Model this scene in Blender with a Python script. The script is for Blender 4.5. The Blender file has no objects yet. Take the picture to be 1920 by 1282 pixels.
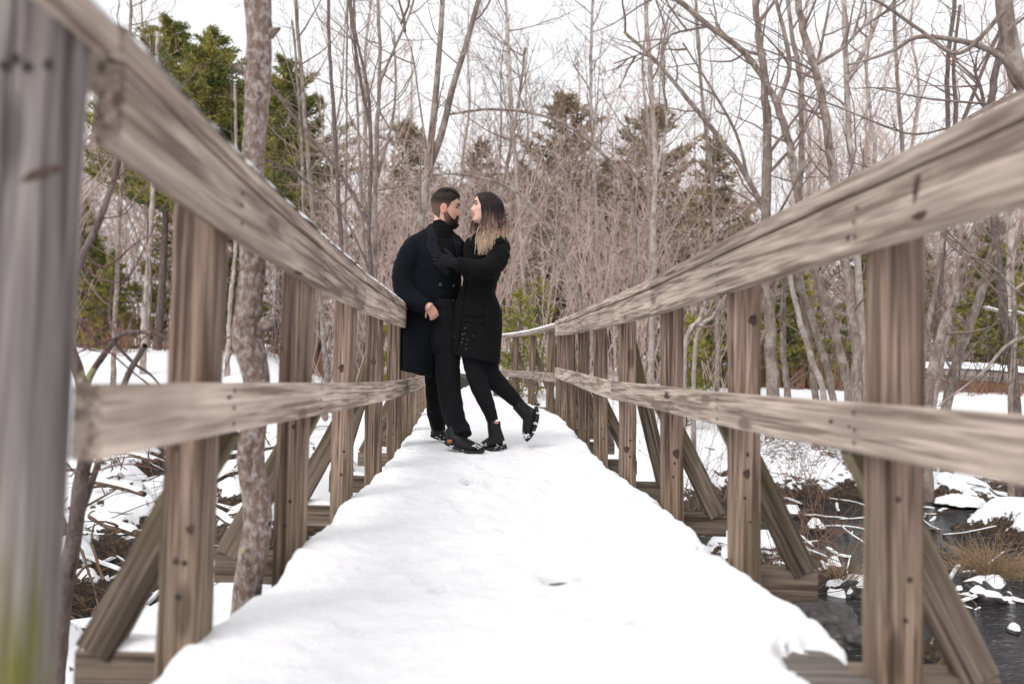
import bpy, bmesh, math, random
import numpy as np
from mathutils import Vector, Matrix, noise
from mathutils.bvhtree import BVHTree

random.seed(7)
RNG = random.Random(11)
C = bpy.context.scene.collection
SC = bpy.context.scene
PI = math.pi

# ---------------------------------------------------------------- camera
F = 1493.3            # focal length in pixels of the 1920 wide photograph (28 mm lens)
EYE = 0.54
PITCH = math.atan(46 / F)
ROLL = math.radians(1.5)
cam_d = bpy.data.cameras.new('camera')
cam = bpy.data.objects.new('camera', cam_d)
C.objects.link(cam)
cam_d.lens = 28.0
cam_d.sensor_width = 36.0
cam_d.clip_start = 0.05
cam_d.clip_end = 400
RM = Matrix.Rotation(PI / 2 + PITCH, 3, 'X') @ Matrix.Rotation(ROLL, 3, 'Z')
cam.matrix_world = Matrix.Translation((0, 0, EYE)) @ RM.to_4x4()
cam_d.dof.use_dof = True
cam_d.dof.focus_distance = 5.0
cam_d.dof.aperture_fstop = 2.3
SC.camera = cam

# ---------------------------------------------------------------- light
SUN_EL, SUN_AZ = math.radians(48), math.radians(215)
w = bpy.data.worlds.new('World')
SC.world = w
w.use_nodes = True
nt = w.node_tree
nt.nodes.clear()
sky = nt.nodes.new('ShaderNodeTexSky')
sky.sky_type = 'NISHITA'
sky.sun_disc = False
sky.sun_elevation = SUN_EL
sky.sun_rotation = SUN_AZ
sky.air_density = 1.0
sky.dust_density = 3.0
hsv = nt.nodes.new('ShaderNodeHueSaturation')
hsv.inputs['Saturation'].default_value = 0.10
# an overcast layer: the sky's own light evened out into a pale cloud deck
mixc = nt.nodes.new('ShaderNodeMix')
mixc.data_type = 'RGBA'
mixc.inputs[0].default_value = 0.72
mixc.inputs[7].default_value = (8.3, 8.38, 8.62, 1)
bg = nt.nodes.new('ShaderNodeBackground')
bg.inputs['Strength'].default_value = 0.095
wo = nt.nodes.new('ShaderNodeOutputWorld')
nt.links.new(sky.outputs[0], hsv.inputs['Color'])
nt.links.new(hsv.outputs[0], mixc.inputs[6])
nt.links.new(mixc.outputs[2], bg.inputs['Color'])
nt.links.new(bg.outputs[0], wo.inputs['Surface'])

sun_d = bpy.data.lights.new('sun', 'SUN')
sun = bpy.data.objects.new('sun', sun_d)
C.objects.link(sun)
sun_d.energy = 1.0
sun_d.angle = math.radians(30)
sun_d.color = (1.0, 0.965, 0.93)
sdir = Vector((math.sin(SUN_AZ) * math.cos(SUN_EL), math.cos(SUN_AZ) * math.cos(SUN_EL), math.sin(SUN_EL)))
sun.rotation_euler = sdir.to_track_quat('Z', 'Y').to_euler()

vs = SC.view_settings
SC.display_settings.display_device = 'sRGB'
vs.view_transform = 'Standard'
vs.look = 'None'
vs.gamma = 1.0
vs.use_curve_mapping = False
vs.exposure = 0.74
SC.cycles.max_bounces = 6
SC.cycles.diffuse_bounces = 3
SC.cycles.transparent_max_bounces = 6
SC.cycles.use_denoising = True

# ---------------------------------------------------------------- helpers
def at(px, py, Y):
    """the point of the place that lies at world depth Y behind a pixel of the photograph"""
    d = RM @ Vector(((px - 960) / F, -(py - 641) / F, -1.0))
    t = Y / d.y
    return Vector((d.x * t, Y, EYE + d.z * t))

def tag(o, label=None, cat=None, group=None, kind=None):
    if label: o['label'] = label
    if cat: o['category'] = cat
    if group: o['group'] = group
    if kind: o['kind'] = kind
    return o

def empty(name, loc=(0, 0, 0), label=None, cat=None, group=None):
    o = bpy.data.objects.new(name, None)
    o.empty_display_size = 0.1
    C.objects.link(o)
    o.location = loc
    tag(o, label, cat, group)
    bpy.context.view_layer.update() if False else None
    return o

def link(name, me, parent=None, mat=None):
    o = bpy.data.objects.new(name, me)
    C.objects.link(o)
    if mat is not None and not me.materials:
        me.materials.append(mat)
    if parent is not None:
        o.parent = parent
        if parent.type == 'EMPTY' and not parent.parent:
            o.matrix_parent_inverse = Matrix.Identity(4)
    return o

def mesh_np(name, verts, faces4=None, faces3=None, smooth=True):
    """fast mesh from arrays"""
    me = bpy.data.meshes.new(name)
    verts = np.asarray(verts, dtype=np.float32)
    loops = []
    starts = []
    n = 0
    if faces4 is not None and len(faces4):
        f4 = np.asarray(faces4, dtype=np.int32)
        loops.append(f4.ravel())
        starts.append(np.arange(len(f4), dtype=np.int32) * 4)
        n += len(f4) * 4
    if faces3 is not None and len(faces3):
        f3 = np.asarray(faces3, dtype=np.int32)
        loops.append(f3.ravel())
        starts.append(np.arange(len(f3), dtype=np.int32) * 3 + n)
        n += len(f3) * 3
    loops = np.concatenate(loops)
    starts = np.concatenate(starts)
    me.vertices.add(len(verts))
    me.vertices.foreach_set('co', verts.ravel())
    me.loops.add(len(loops))
    me.loops.foreach_set('vertex_index', loops)
    me.polygons.add(len(starts))
    me.polygons.foreach_set('loop_start', starts)
    me.update(calc_edges=True)
    me.validate()
    if smooth:
        me.polygons.foreach_set('use_smooth', np.ones(len(me.polygons), dtype=bool))
    return me

class Tubes:
    """collects tapered tubes, builds them into one mesh"""
    def __init__(self):
        self.g = {}
    def add(self, pts, radii, sides=3):
        self.g.setdefault((len(pts), sides), []).append((np.array([tuple(p) for p in pts], dtype=np.float64), np.array(radii, dtype=np.float64)))
    def arrays(self):
        V, Q, T = [], [], []
        base = 0
        for (n, k), items in self.g.items():
            P = np.stack([i[0] for i in items])          # m n 3
            R = np.stack([i[1] for i in items])          # m n
            tan = np.empty_like(P)
            tan[:, 1:-1] = P[:, 2:] - P[:, :-2]
            tan[:, 0] = P[:, 1] - P[:, 0]
            tan[:, -1] = P[:, -1] - P[:, -2]
            tan /= np.linalg.norm(tan, axis=2, keepdims=True) + 1e-9
            mt = tan.mean(axis=1)
            ref = np.where(np.abs(mt[:, 2:3]) > 0.8, np.array([[1.0, 0.13, 0]]), np.array([[0, 0.1, 1.0]]))
            ref = np.repeat(ref[:, None, :], n, axis=1)
            u = np.cross(tan, ref)
            u /= np.linalg.norm(u, axis=2, keepdims=True) + 1e-9
            v = np.cross(tan, u)
            a = np.arange(k) * (2 * np.pi / k)
            ring = (u[:, :, None, :] * np.cos(a)[None, None, :, None] + v[:, :, None, :] * np.sin(a)[None, None, :, None]) * R[:, :, None, None] + P[:, :, None, :]
            m = len(items)
            V.append(ring.reshape(-1, 3))
            ii = base + np.arange(m)[:, None, None] * (n * k) + np.arange(n - 1)[None, :, None] * k
            jj = np.arange(k)[None, None, :]
            j2 = (jj + 1) % k
            q = np.stack([ii + jj, ii + j2, ii + k + j2, ii + k + jj], axis=-1).reshape(-1, 4)
            Q.append(q)
            base += m * n * k
        return np.concatenate(V), np.concatenate(Q)
    def build(self, name, mat, parent=None, smooth=True):
        if not self.g:
            return None
        v, q = self.arrays()
        if parent is not None:
            v = v - np.array(tuple(parent.location))
        return link(name, mesh_np(name, v, q, None, smooth), parent, mat)

def sm(a, b, x):
    t = min(1, max(0, (x - a) / (b - a)))
    return t * t * (3 - 2 * t)

def interp(tab, x):
    if x <= tab[0][0]: return tab[0][1]
    for (a, va), (b, vb) in zip(tab, tab[1:]):
        if x <= b:
            return va + (vb - va) * (x - a) / (b - a)
    return tab[-1][1]

def spline(pts, n):
    """Catmull-Rom through points, n samples per span"""
    P = [Vector(p) for p in pts]
    P = [P[0] * 2 - P[1]] + P + [P[-1] * 2 - P[-2]]
    out = []
    for i in range(1, len(P) - 2):
        for k in range(n):
            t = k / n
            a, b, c, d = P[i - 1], P[i], P[i + 1], P[i + 2]
            out.append(0.5 * ((2 * b) + (c - a) * t + (2 * a - 5 * b + 4 * c - d) * t * t + (3 * b - a - 3 * c + d) * t ** 3))
    out.append(P[-2])
    return out

# ---------------------------------------------------------------- materials
def newmat(name):
    m = bpy.data.materials.new(name)
    m.use_nodes = True
    t = m.node_tree
    b = t.nodes['Principled BSDF']
    return m, t, b

def N(t, typ, **kw):
    n = t.nodes.new(typ)
    for k, v in kw.items():
        setattr(n, k, v)
    return n

def ramp(t, fac, stops, interp_='LINEAR'):
    r = N(t, 'ShaderNodeValToRGB')
    e = r.color_ramp.elements
    r.color_ramp.interpolation = interp_
    while len(e) > 1: e.remove(e[-1])
    e[0].position = stops[0][0]; e[0].color = (*stops[0][1], 1)
    for p, c in stops[1:]:
        x = e.new(p); x.color = (*c, 1)
    t.links.new(fac, r.inputs[0])
    return r.outputs[0]

def mapped(t, scale, src='Object', loc=None):
    tc = N(t, 'ShaderNodeTexCoord')
    mp = N(t, 'ShaderNodeMapping')
    mp.inputs['Scale'].default_value = scale
    t.links.new(tc.outputs[src], mp.inputs['Vector'])
    if loc is not None:
        t.links.new(loc, mp.inputs['Location'])
    return mp.outputs[0]

def noise_n(t, vec, scale, detail=4, rough=0.55, dist=0.0):
    n = N(t, 'ShaderNodeTexNoise')
    n.inputs['Scale'].default_value = scale
    n.inputs['Detail'].default_value = detail
    n.inputs['Roughness'].default_value = rough
    n.inputs['Distortion'].default_value = dist
    if vec is not None: t.links.new(vec, n.inputs['Vector'])
    return n.outputs[0]

def mixrgb(t, fac, a, b, mode='MIX'):
    m = N(t, 'ShaderNodeMix', data_type='RGBA', blend_type=mode)
    for i, v in ((0, fac), (6, a), (7, b)):
        if isinstance(v, (int, float)): m.inputs[i].default_value = v
        elif isinstance(v, tuple): m.inputs[i].default_value = (*v, 1)
        else: t.links.new(v, m.inputs[i])
    return m.outputs[2]

def bump(t, b, h, strength, dist=0.01):
    n = N(t, 'ShaderNodeBump')
    n.inputs['Strength'].default_value = strength
    n.inputs['Distance'].default_value = dist
    t.links.new(h, n.inputs['Height'])
    t.links.new(n.outputs[0], b.inputs['Normal'])

def math_n(t, op, a, b=None):
    n = N(t, 'ShaderNodeMath', operation=op)
    for i, v in ((0, a), (1, b)):
        if v is None: continue
        if isinstance(v, (int, float)): n.inputs[i].default_value = v
        else: t.links.new(v, n.inputs[i])
    return n.outputs[0]

def wood_mat(name, light, dark, stain, moss=0.0, figure=0.35):
    m, t, b = newmat(name)
    oi = N(t, 'ShaderNodeObjectInfo')
    rnd = math_n(t, 'MULTIPLY', oi.outputs['Random'], 37.0)
    comb = N(t, 'ShaderNodeCombineXYZ')
    for i in range(3): t.links.new(rnd, comb.inputs[i])
    big = mapped(t, (0.22, 6.5, 6.5), loc=comb.outputs[0])
    warp = noise_n(t, big, 1.0, 1.2, 0.45, 0.25)
    # growth rings cut lengthwise: wave bands warped by slow noise (cathedral figure)
    w1 = N(t, 'ShaderNodeMath', operation='MULTIPLY')
    t.links.new(warp, w1.inputs[0]); w1.inputs[1].default_value = 26.0
    rings = math_n(t, 'SINE', math_n(t, 'MULTIPLY', w1.outputs[0], 3.0))
    rings = math_n(t, 'MULTIPLY_ADD', rings, 0.5)
    rings.node.inputs[2].default_value = 0.5
    fine = noise_n(t, mapped(t, (3, 120, 120), loc=comb.outputs[0]), 1.0, 3, 0.6)
    mid = noise_n(t, mapped(t, (1.0, 34, 34), loc=comb.outputs[0]), 1.0, 5, 0.65, 0.2)
    blot = noise_n(t, mapped(t, (3, 6, 6), loc=comb.outputs[0]), 1.0, 3, 0.6)
    f = math_n(t, 'ADD', math_n(t, 'MULTIPLY', rings, 0.13), math_n(t, 'ADD', math_n(t, 'MULTIPLY', fine, 0.60), math_n(t, 'MULTIPLY', mid, 0.58)))
    col = ramp(t, f, [(0.555, tuple(c * .75 for c in dark)), (0.64, tuple((a + c) / 2 for a, c in zip(light, dark))), (0.725, light)])
    st = ramp(t, blot, [(0.5, (0, 0, 0)), (0.72, (1, 1, 1))])
    col = mixrgb(t, math_n(t, 'MULTIPLY', st, 0.42), col, stain)
    stk = noise_n(t, mapped(t, (1.3, 55, 55), loc=comb.outputs[0]), 1.0, 4, 0.65, 0.15)
    sk_ = ramp(t, stk, [(0.44, (0, 0, 0)), (0.60, (1, 1, 1))])
    col = mixrgb(t, math_n(t, 'MULTIPLY', sk_, 0.42), col, tuple(c * 0.62 for c in dark))
    rk = ramp(t, rings, [(0.80, (0, 0, 0)), (0.97, (1, 1, 1))])
    col = mixrgb(t, math_n(t, 'MULTIPLY', rk, figure), col, tuple(c * 0.7 for c in dark))
    # thin dark seasoning cracks
    crk = noise_n(t, mapped(t, (1.1, 60, 60), loc=comb.outputs[0]), 1.0, 2, 0.5)
    ck = ramp(t, crk, [(0.30, (1, 1, 1)), (0.345, (0, 0, 0))])
    col = mixrgb(t, math_n(t, 'MULTIPLY', ck, 0.7), col, tuple(c * 0.28 for c in dark))
    # a knot or two per board
    vor = N(t, 'ShaderNodeTexVoronoi')
    vor.inputs['Scale'].default_value = 1.0
    t.links.new(mapped(t, (2.6, 8.5, 8.5), loc=comb.outputs[0]), vor.inputs['Vector'])
    kn = ramp(t, vor.outputs['Distance'], [(0.10, (1, 1, 1)), (0.17, (0, 0, 0))])
    col = mixrgb(t, math_n(t, 'MULTIPLY', kn, 0.65), col, tuple(c * 0.4 for c in dark))
    # per-board tone
    hs = N(t, 'ShaderNodeHueSaturation')
    t.links.new(col, hs.inputs['Color'])
    v = N(t, 'ShaderNodeMapRange'); t.links.new(oi.outputs['Random'], v.inputs[0])
    v.inputs[3].default_value = 0.72; v.inputs[4].default_value = 1.16
    t.links.new(v.outputs[0], hs.inputs['Value'])
    col = hs.outputs[0]
    if moss:
        mz = noise_n(t, mapped(t, (3, 18, 18), loc=comb.outputs[0]), 1.0, 4, 0.6)
        tc = N(t, 'ShaderNodeTexCoord'); sx = N(t, 'ShaderNodeSeparateXYZ')
        t.links.new(tc.outputs['Generated'], sx.inputs[0])
        g = math_n(t, 'SUBTRACT', math_n(t, 'ADD', mz, 0.12), sx.outputs[0])
        mk = ramp(t, g, [(0.10, (0, 0, 0)), (0.34, (1, 1, 1))])
        col = mixrgb(t, math_n(t, 'MULTIPLY', mk, moss), col, (0.13, 0.125, 0.022))
    t.links.new(col, b.inputs['Base Color'])
    b.inputs['Roughness'].default_value = 0.85
    b.inputs['Specular IOR Level'].default_value = 0.25
    hgt = math_n(t, 'SUBTRACT', f, math_n(t, 'MULTIPLY', ck, 1.2))
    bump(t, b, hgt, 0.9, 0.004)
    return m

def simple(name, col, rough=0.8, var=0.0, scale=20, spec=0.3, bumps=0.0, dist=0.005):
    m, t, b = newmat(name)
    b.inputs['Roughness'].default_value = rough
    b.inputs['Specular IOR Level'].default_value = spec
    if var or bumps:
        n = noise_n(t, mapped(t, (1, 1, 1)), scale, 5, 0.6)
        c = ramp(t, n, [(0.3, tuple(max(0, x * (1 - var)) for x in col)), (0.7, tuple(x * (1 + var) for x in col))])
        t.links.new(c, b.inputs['Base Color'])
        if bumps: bump(t, b, n, bumps, dist)
    else:
        b.inputs['Base Color'].default_value = (*col, 1)
    return m

M = {}
M['rail'] = wood_mat('rail_wood', (0.64, 0.525, 0.445), (0.28, 0.205, 0.165), (0.24, 0.19, 0.162), 0, 0.30)
M['post'] = wood_mat('post_wood', (0.37, 0.262, 0.205), (0.115, 0.073, 0.054), (0.17, 0.135, 0.112), 0.12, 0.5)
M['mossy'] = wood_mat('mossy_post_wood', (0.36, 0.315, 0.30), (0.16, 0.13, 0.125), (0.22, 0.195, 0.185), 0.9)
M['beam'] = wood_mat('brace_wood', (0.28, 0.215, 0.165), (0.10, 0.072, 0.054), (0.13, 0.11, 0.085), 0.25)
M['deck'] = wood_mat('deck_wood', (0.25, 0.215, 0.20), (0.12, 0.10, 0.09), (0.10, 0.09, 0.085), 0.2)
M['nail'] = simple('nail_rust', (0.035, 0.022, 0.018), 0.7)

def snow_mat():
    m, t, b = newmat('snow')
    n1 = noise_n(t, mapped(t, (1, 1, 1)), 9, 6, 0.62)
    n2 = noise_n(t, mapped(t, (1, 1, 1)), 60, 3, 0.6)
    c = ramp(t, n1, [(0.3, (0.83, 0.84, 0.86)), (0.65, (0.885, 0.885, 0.895))])
    t.links.new(c, b.inputs['Base Color'])
    b.inputs['Roughness'].default_value = 0.75
    b.inputs['Specular IOR Level'].default_value = 0.2
    h = math_n(t, 'ADD', n1, math_n(t, 'MULTIPLY', n2, 0.35))
    bump(t, b, h, 0.6, 0.03)
    return m
M['snow'] = snow_mat()

def ground_mat():
    """snow blanket with leaf litter and dark earth where the snow is thin"""
    m, t, b = newmat('snowy_ground')
    vec = mapped(t, (1, 1, 1))
    n1 = noise_n(t, vec, 2.6, 7, 0.68, 0.4)
    n2 = noise_n(t, vec, 11, 5, 0.65)
    at_ = N(t, 'ShaderNodeAttribute'); at_.attribute_name = 'bare'
    f = math_n(t, 'ADD', math_n(t, 'MULTIPLY', n1, 0.6), math_n(t, 'MULTIPLY', n2, 0.4))
    f = math_n(t, 'ADD', f, math_n(t, 'MULTIPLY', math_n(t, 'SUBTRACT', at_.outputs['Fac'], 0.5), 0.42))
    k = ramp(t, f, [(0.545, (0, 0, 0)), (0.575, (1, 1, 1))])
    lit = ramp(t, noise_n(t, vec, 26, 5, 0.7), [(0.34, (0.016, 0.013, 0.011)), (0.52, (0.055, 0.038, 0.028)), (0.7, (0.17, 0.105, 0.07))])
    col = mixrgb(t, k, (0.86, 0.865, 0.885), lit)
    t.links.new(col, b.inputs['Base Color'])
    b.inputs['Roughness'].default_value = 0.8
    b.inputs['Specular IOR Level'].default_value = 0.2
    h = math_n(t, 'SUBTRACT', math_n(t, 'MULTIPLY', n2, 0.6), k)
    bump(t, b, h, 0.6, 0.03)
    return m
M['ground'] = ground_mat()

def water_mat():
    m, t, b = newmat('dark_water')
    vec = mapped(t, (1.0, 2.2, 1.0))
    n = noise_n(t, vec, 5.5, 6, 0.6, 0.8)
    n2 = noise_n(t, vec, 22, 4, 0.6, 0.5)
    fo = ramp(t, noise_n(t, mapped(t, (0.8, 2.0, 1)), 9, 8, 0.8, 0.8), [(0.56, (0, 0, 0)), (0.66, (1, 1, 1))])
    col = mixrgb(t, math_n(t, 'MULTIPLY', fo, 0.55), (0.018, 0.016, 0.017), (0.55, 0.55, 0.57))
    t.links.new(col, b.inputs['Base Color'])
    b.inputs['Roughness'].default_value = 0.12
    b.inputs['IOR'].default_value = 1.33
    bump(t, b, math_n(t, 'ADD', n, math_n(t, 'MULTIPLY', n2, 0.4)), 1.0, 0.09)
    return m
M['water'] = water_mat()

def bark_mat(name, base, pale, dark, patch=0.5, sc=1.0, snowy=0.0, pt=6):
    m, t, b = newmat(name)
    v = mapped(t, (14 * sc, 14 * sc, 3.2 * sc))
    n = noise_n(t, v, 1.0, 6, 0.7, 0.3)
    col = ramp(t, n, [(0.32, dark), (0.5, base), (0.68, tuple(x * 1.25 for x in base))])
    n2 = noise_n(t, mapped(t, (pt * sc, pt * sc, pt * .7 * sc)), 1.0, 8, 0.78, 0.3)
    k = ramp(t, n2, [(0.47, (0, 0, 0)), (0.60, (1, 1, 1))])
    col = mixrgb(t, math_n(t, 'MULTIPLY', k, patch), col, pale)
    # small yellow green lichen spots
    n3 = noise_n(t, mapped(t, (2.3 * sc, 2.3 * sc, 2.3 * sc)), 1.0, 3, 0.6)
    k3 = ramp(t, n3, [(0.66, (0, 0, 0)), (0.70, (1, 1, 1))])
    col = mixrgb(t, math_n(t, 'MULTIPLY', k3, 0.6), col, (0.42, 0.41, 0.22))
    if snowy:
        geo = N(t, 'ShaderNodeNewGeometry'); sx = N(t, 'ShaderNodeSeparateXYZ')
        t.links.new(geo.outputs['True Normal'], sx.inputs[0])
    t.links.new(col, b.inputs['Base Color'])
    b.inputs['Roughness'].default_value = 0.9
    b.inputs['Specular IOR Level'].default_value = 0.2
    bump(t, b, math_n(t, 'ADD', n, n2), 0.8, 0.012 / sc)
    return m
M['bark_near'] = bark_mat('lichened_bark', (0.165, 0.112, 0.09), (0.48, 0.43, 0.41), (0.07, 0.045, 0.038), 0.75, 4.0, 0, 16)
M['bark_dark'] = bark_mat('dark_bark', (0.13, 0.095, 0.085), (0.30, 0.26, 0.25), (0.05, 0.035, 0.03), 0.35, 3.0)
M['bark'] = bark_mat('grey_bark', (0.20, 0.152, 0.128), (0.48, 0.435, 0.40), (0.075, 0.054, 0.043), 0.55, 1.1)
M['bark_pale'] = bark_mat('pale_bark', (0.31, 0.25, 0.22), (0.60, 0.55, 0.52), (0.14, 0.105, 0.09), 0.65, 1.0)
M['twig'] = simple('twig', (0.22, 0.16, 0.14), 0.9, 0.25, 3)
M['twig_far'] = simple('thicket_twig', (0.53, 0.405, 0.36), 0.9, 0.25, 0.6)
M['twig_red'] = simple('red_twig', (0.125, 0.055, 0.065), 0.7, 0.3, 6)
M['twig_brown'] = simple('dry_brown_twig', (0.30, 0.165, 0.115), 0.9, 0.3, 2)
M['log'] = bark_mat('log_bark', (0.13, 0.085, 0.06), (0.24, 0.18, 0.14), (0.045, 0.03, 0.024), 0.5, 2.0)
M['rock'] = simple('dark_wet_rock', (0.055, 0.048, 0.045), 0.45, 0.6, 9, 0.5, 0.8, 0.02)
M['grass'] = simple('dry_grass', (0.34, 0.23, 0.14), 0.9, 0.35, 8)

def needles(name, a, b_):
    m, t, b = newmat(name)
    n = noise_n(t, mapped(t, (1, 1, 1)), 1.1, 3, 0.6)
    c = ramp(t, n, [(0.36, a), (0.62, b_)])
    t.links.new(c, b.inputs['Base Color'])
    b.inputs['Roughness'].default_value = 0.8
    b.inputs['Specular IOR Level'].default_value = 0.2
    return m
M['pine'] = needles('pine_needles', (0.11, 0.14, 0.045), (0.36, 0.31, 0.09))
M['spruce'] = needles('hazed_spruce_needles', (0.20, 0.18, 0.10), (0.40, 0.30, 0.19))  # needle colour lightened to stand in for haze over the far spruces
M['hedge'] = needles('yellowed_needles', (0.13, 0.15, 0.03), (0.30, 0.27, 0.06))
def _bare(px, py, rx, ry, am, dx=0.0):
    Y = 0.566 * F / (py - (687 + (px - 960) * .0262))
    return (at(px, py, Y).x + dx, Y, rx, ry, am)
BARE = [_bare(1568, 1262, 0.10, 0.15, 0.06), _bare(1345, 1045, 0.055, 0.06, 0.06), _bare(590, 990, 0.05, 0.20, 0.06, .01),
        _bare(1055, 1098, 0.040, 0.050, 0.10), _bare(888, 912, 0.05, 0.10, 0.09), _bare(470, 1100, 0.05, 0.18, 0.06, .01), _bare(1200, 1190, 0.016, 0.018, 0.075), _bare(820, 1120, .012, .02, .07)]
# ================================================================ terrain and water
WATER = -1.0
def fbm(x, y, s, o=3):
    return noise.fractal(Vector((x * s, y * s, 3.7)), 1.0, 2.0, o)
CREEK = [((9.5, 1.0), (4.4, 5.3), 2.1), ((4.4, 5.3), (3.3, 8.6), 1.15), ((3.3, 8.6), (5.2, 9.2), .7), ((3.3, 8.2), (-1.0, 6.6), .9), ((-1.0, 6.6), (-2.1, 5.0), .75), ((-2.1, 5.2), (-3.0, 7.5), .35), ((-3.6, 9.5), (-4.6, 12.5), .75), ((2.0, 5.6), (1.2, 2.0), .55)]
def creek_k(x, y):
    best = -9
    for (a, b, r_) in CREEK:
        dx, dy = b[0] - a[0], b[1] - a[1]
        t = max(0, min(1, ((x - a[0]) * dx + (y - a[1]) * dy) / (dx * dx + dy * dy)))
        best = max(best, r_ - math.hypot(x - a[0] - dx * t, y - a[1] - dy * t))
    return sm(-.45, .35, best + .35 * fbm(x, y, .8))
def ground_h(x, y):
    k = creek_k(x, y) if -8 < x < 14 and y < 15 else 0
    bank = -0.80
    if y > 9:
        f = sm(-2, 5, x)
        bank += (1 - f) * (1.55 * sm(9, 22, y) + .3 * sm(22, 44, y)) + f * (.95 * sm(10, 21, y) + .3 * sm(21, 44, y))
    # the far abutment, where the deck lands
    ab = sm(9.8, 12.2, y) * (1 - sm(1.4, 3.6, abs(x + 0.6 + (y - 11) * 0.25)))
    near = sm(-3, -0.6, -abs(x)) * (1 - sm(0, 2.6, y)) * 0
    z = bank * (1 - k) + (-1.32) * k
    z = z * (1 - ab) + (-0.02) * ab
    amp = 0.20 if y < 14 else 0.10
    if x < -0.5 and y < 11: amp = 0.34
    if y < 12: z += (.07 + .07 * (x < -.5)) * fbm(x, y, 2.6) + .05 * abs(noise.noise(Vector((x * 4.4, y * 4.4, 1)))) + (.15 if x < -.5 else 0)
    z += amp * fbm(x, y, 0.9) + 0.07 * fbm(x, y, 3.1) * (1 - sm(14, 30, y))
    if x < -0.5 and y < 11: z -= 0.06 + .10 * fbm(x, y, 2.2)
    if abs(x) < 1.3 and y < 9.5: z = min(z, -0.45)
    return z
def grid_mesh(name, xs, ys, fn):
    nx, ny = len(xs), len(ys)
    V = np.empty((ny, nx, 3), dtype=np.float32)
    for j, y in enumerate(ys):
        for i, x in enumerate(xs):
            V[j, i] = (x, y, fn(x, y))
    idx = np.arange(nx * ny).reshape(ny, nx)
    q = np.stack([idx[:-1, :-1], idx[:-1, 1:], idx[1:, 1:], idx[1:, :-1]], axis=-1).reshape(-1, 4)
    return mesh_np(name, V.reshape(-1, 3), q)
def axis(spans):
    out = [spans[0][0]]
    for a, b, s in spans:
        n = max(1, int(round((b - a) / s)))
        out += [a + (b - a) * (k + 1) / n for k in range(n)]
    return out
xs = axis([(-150, -40, 8), (-40, -12, 1.2), (-12, -7, .2), (-7, 8, 0.08), (8, 12, .2), (12, 40, 1.2), (40, 150, 8)])
ys = axis([(-30, 0, 3), (0, 1.5, .2), (1.5, 11, 0.085), (11, 14, .16), (14, 30, 0.4), (30, 60, 1.5), (60, 240, 12)])
gm = grid_mesh('ground', xs, ys, ground_h)
att = gm.attributes.new('bare', 'FLOAT', 'POINT')
co = np.empty(len(gm.vertices) * 3, dtype=np.float32)
gm.vertices.foreach_get('co', co)
co = co.reshape(-1, 3)
bare = np.full(len(co), 0.33, dtype=np.float32)
wl = np.clip(1 - (co[:, 2] - WATER) / 0.24, 0, 1)
bare += wl * 0.75
bare += ((co[:, 0] < -0.5) & (co[:, 1] < 12)) * 0.13
bare += ((co[:, 1] > 22) & (co[:, 1] < 60)) * 0.28
att.data.foreach_set('value', np.clip(bare, 0, 1.2))
tag(link('ground', gm, None, M['ground']), 'snow covered ground with dark leaf litter along the creek', None, None, 'structure')
wm = grid_mesh('water', axis([(-40, 40, 2)]), axis([(-6, 13.5, 1)]), lambda x, y: WATER)
tag(link('water', wm, None, M['water']), 'dark rippling creek water under the bridge', None, None, 'structure')

# ================================================================ the footbridge
# (depth, inner face x, heights) along each side, read off the photograph
LB = [(0.98, at(100, 1400, 0.98).x, at(148, 300, 0.98).x)]
for (bx, by, tx, ty, Y) in ((370, 1190, 402, 430, 1.5), (562, 1025, 579, 538, 2.31), (655, 934, 663, 578, 3.16), (712, 880, 715, 600, 4.03),
                            (748, 840, 750, 612, 5.0), (771, 810, 773, 618, 6.0), (789, 785, 791, 620, 7.3), (799, 768, 800, 622, 8.6)):
    LB.append((Y, at(bx, by, Y).x, at(tx, ty, Y).x))
LRAIL = [(0.98, .812), (1.5, .783), (2.31, .757), (3.16, .752), (4.03, .757), (5.0, .765), (6.0, .778), (7.3, .80), (8.6, .83)]
LLOW = [(0.98, .505), (1.5, .495), (2.31, .478), (3.16, .461), (4.03, .447), (5.0, .44), (6.0, .437), (7.3, .437), (8.6, .44)]
RB = []
for (bx, by, tx, ty, Y) in ((2330, 1600, 2310, 300, 0.82), (1616, 1230, 1622, 475, 1.55), (1362, 1040, 1362, 555, 2.35), (1238, 930, 1238, 590, 3.25), (1160, 882, 1160, 610, 4.1),
                            (1113.6, 844, 1113, 620, 5.0), (1084.5, 815, 1084, 627, 5.95), (1062, 796, 1061, 629, 6.9), (1049, 780, 1048, 630, 7.8)):
    RB.append((Y, at(bx, by, Y).x, at(tx, ty, Y).x))
RRAIL = [(0.82, .785), (1.55, .778), (2.35, .768), (3.25, .766), (4.1, .767), (5.0, .779), (5.95, .797), (6.9, .823), (7.8, .853)]
RLOW = [(0.82, .495), (1.55, .488), (2.35, .481), (3.25, .479), (4.1, .479), (5.0, .493), (5.95, .512), (6.9, .528), (7.8, .541)]
S2 = [(8.05, at(1042, 778, 8.05).x), (8.75, at(1024, 773, 8.75).x), (10.3, at(990, 753, 10.3).x), (11.5, at(958, 750, 11.5).x), (12.6, at(925, 745, 12.6).x)]
def dz(y): return 0.07 * sm(4, 8, y)
XLT = [(0.2, LB[0][1] + 0.0)] + [(b[0], b[1]) for b in LB] + [(10.3, -1.25), (12.6, -1.75)]
XRT = [(0.2, 0.72)] + [(b[0], b[1]) for b in RB] + S2
def XL(y): return interp(XLT, y)
def XR(y): return interp(XRT, y)

bridge = empty('footbridge', (0, 0, 0), 'weathered grey timber footbridge with snow covered deck and slanting handrails', 'bridge')

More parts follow.
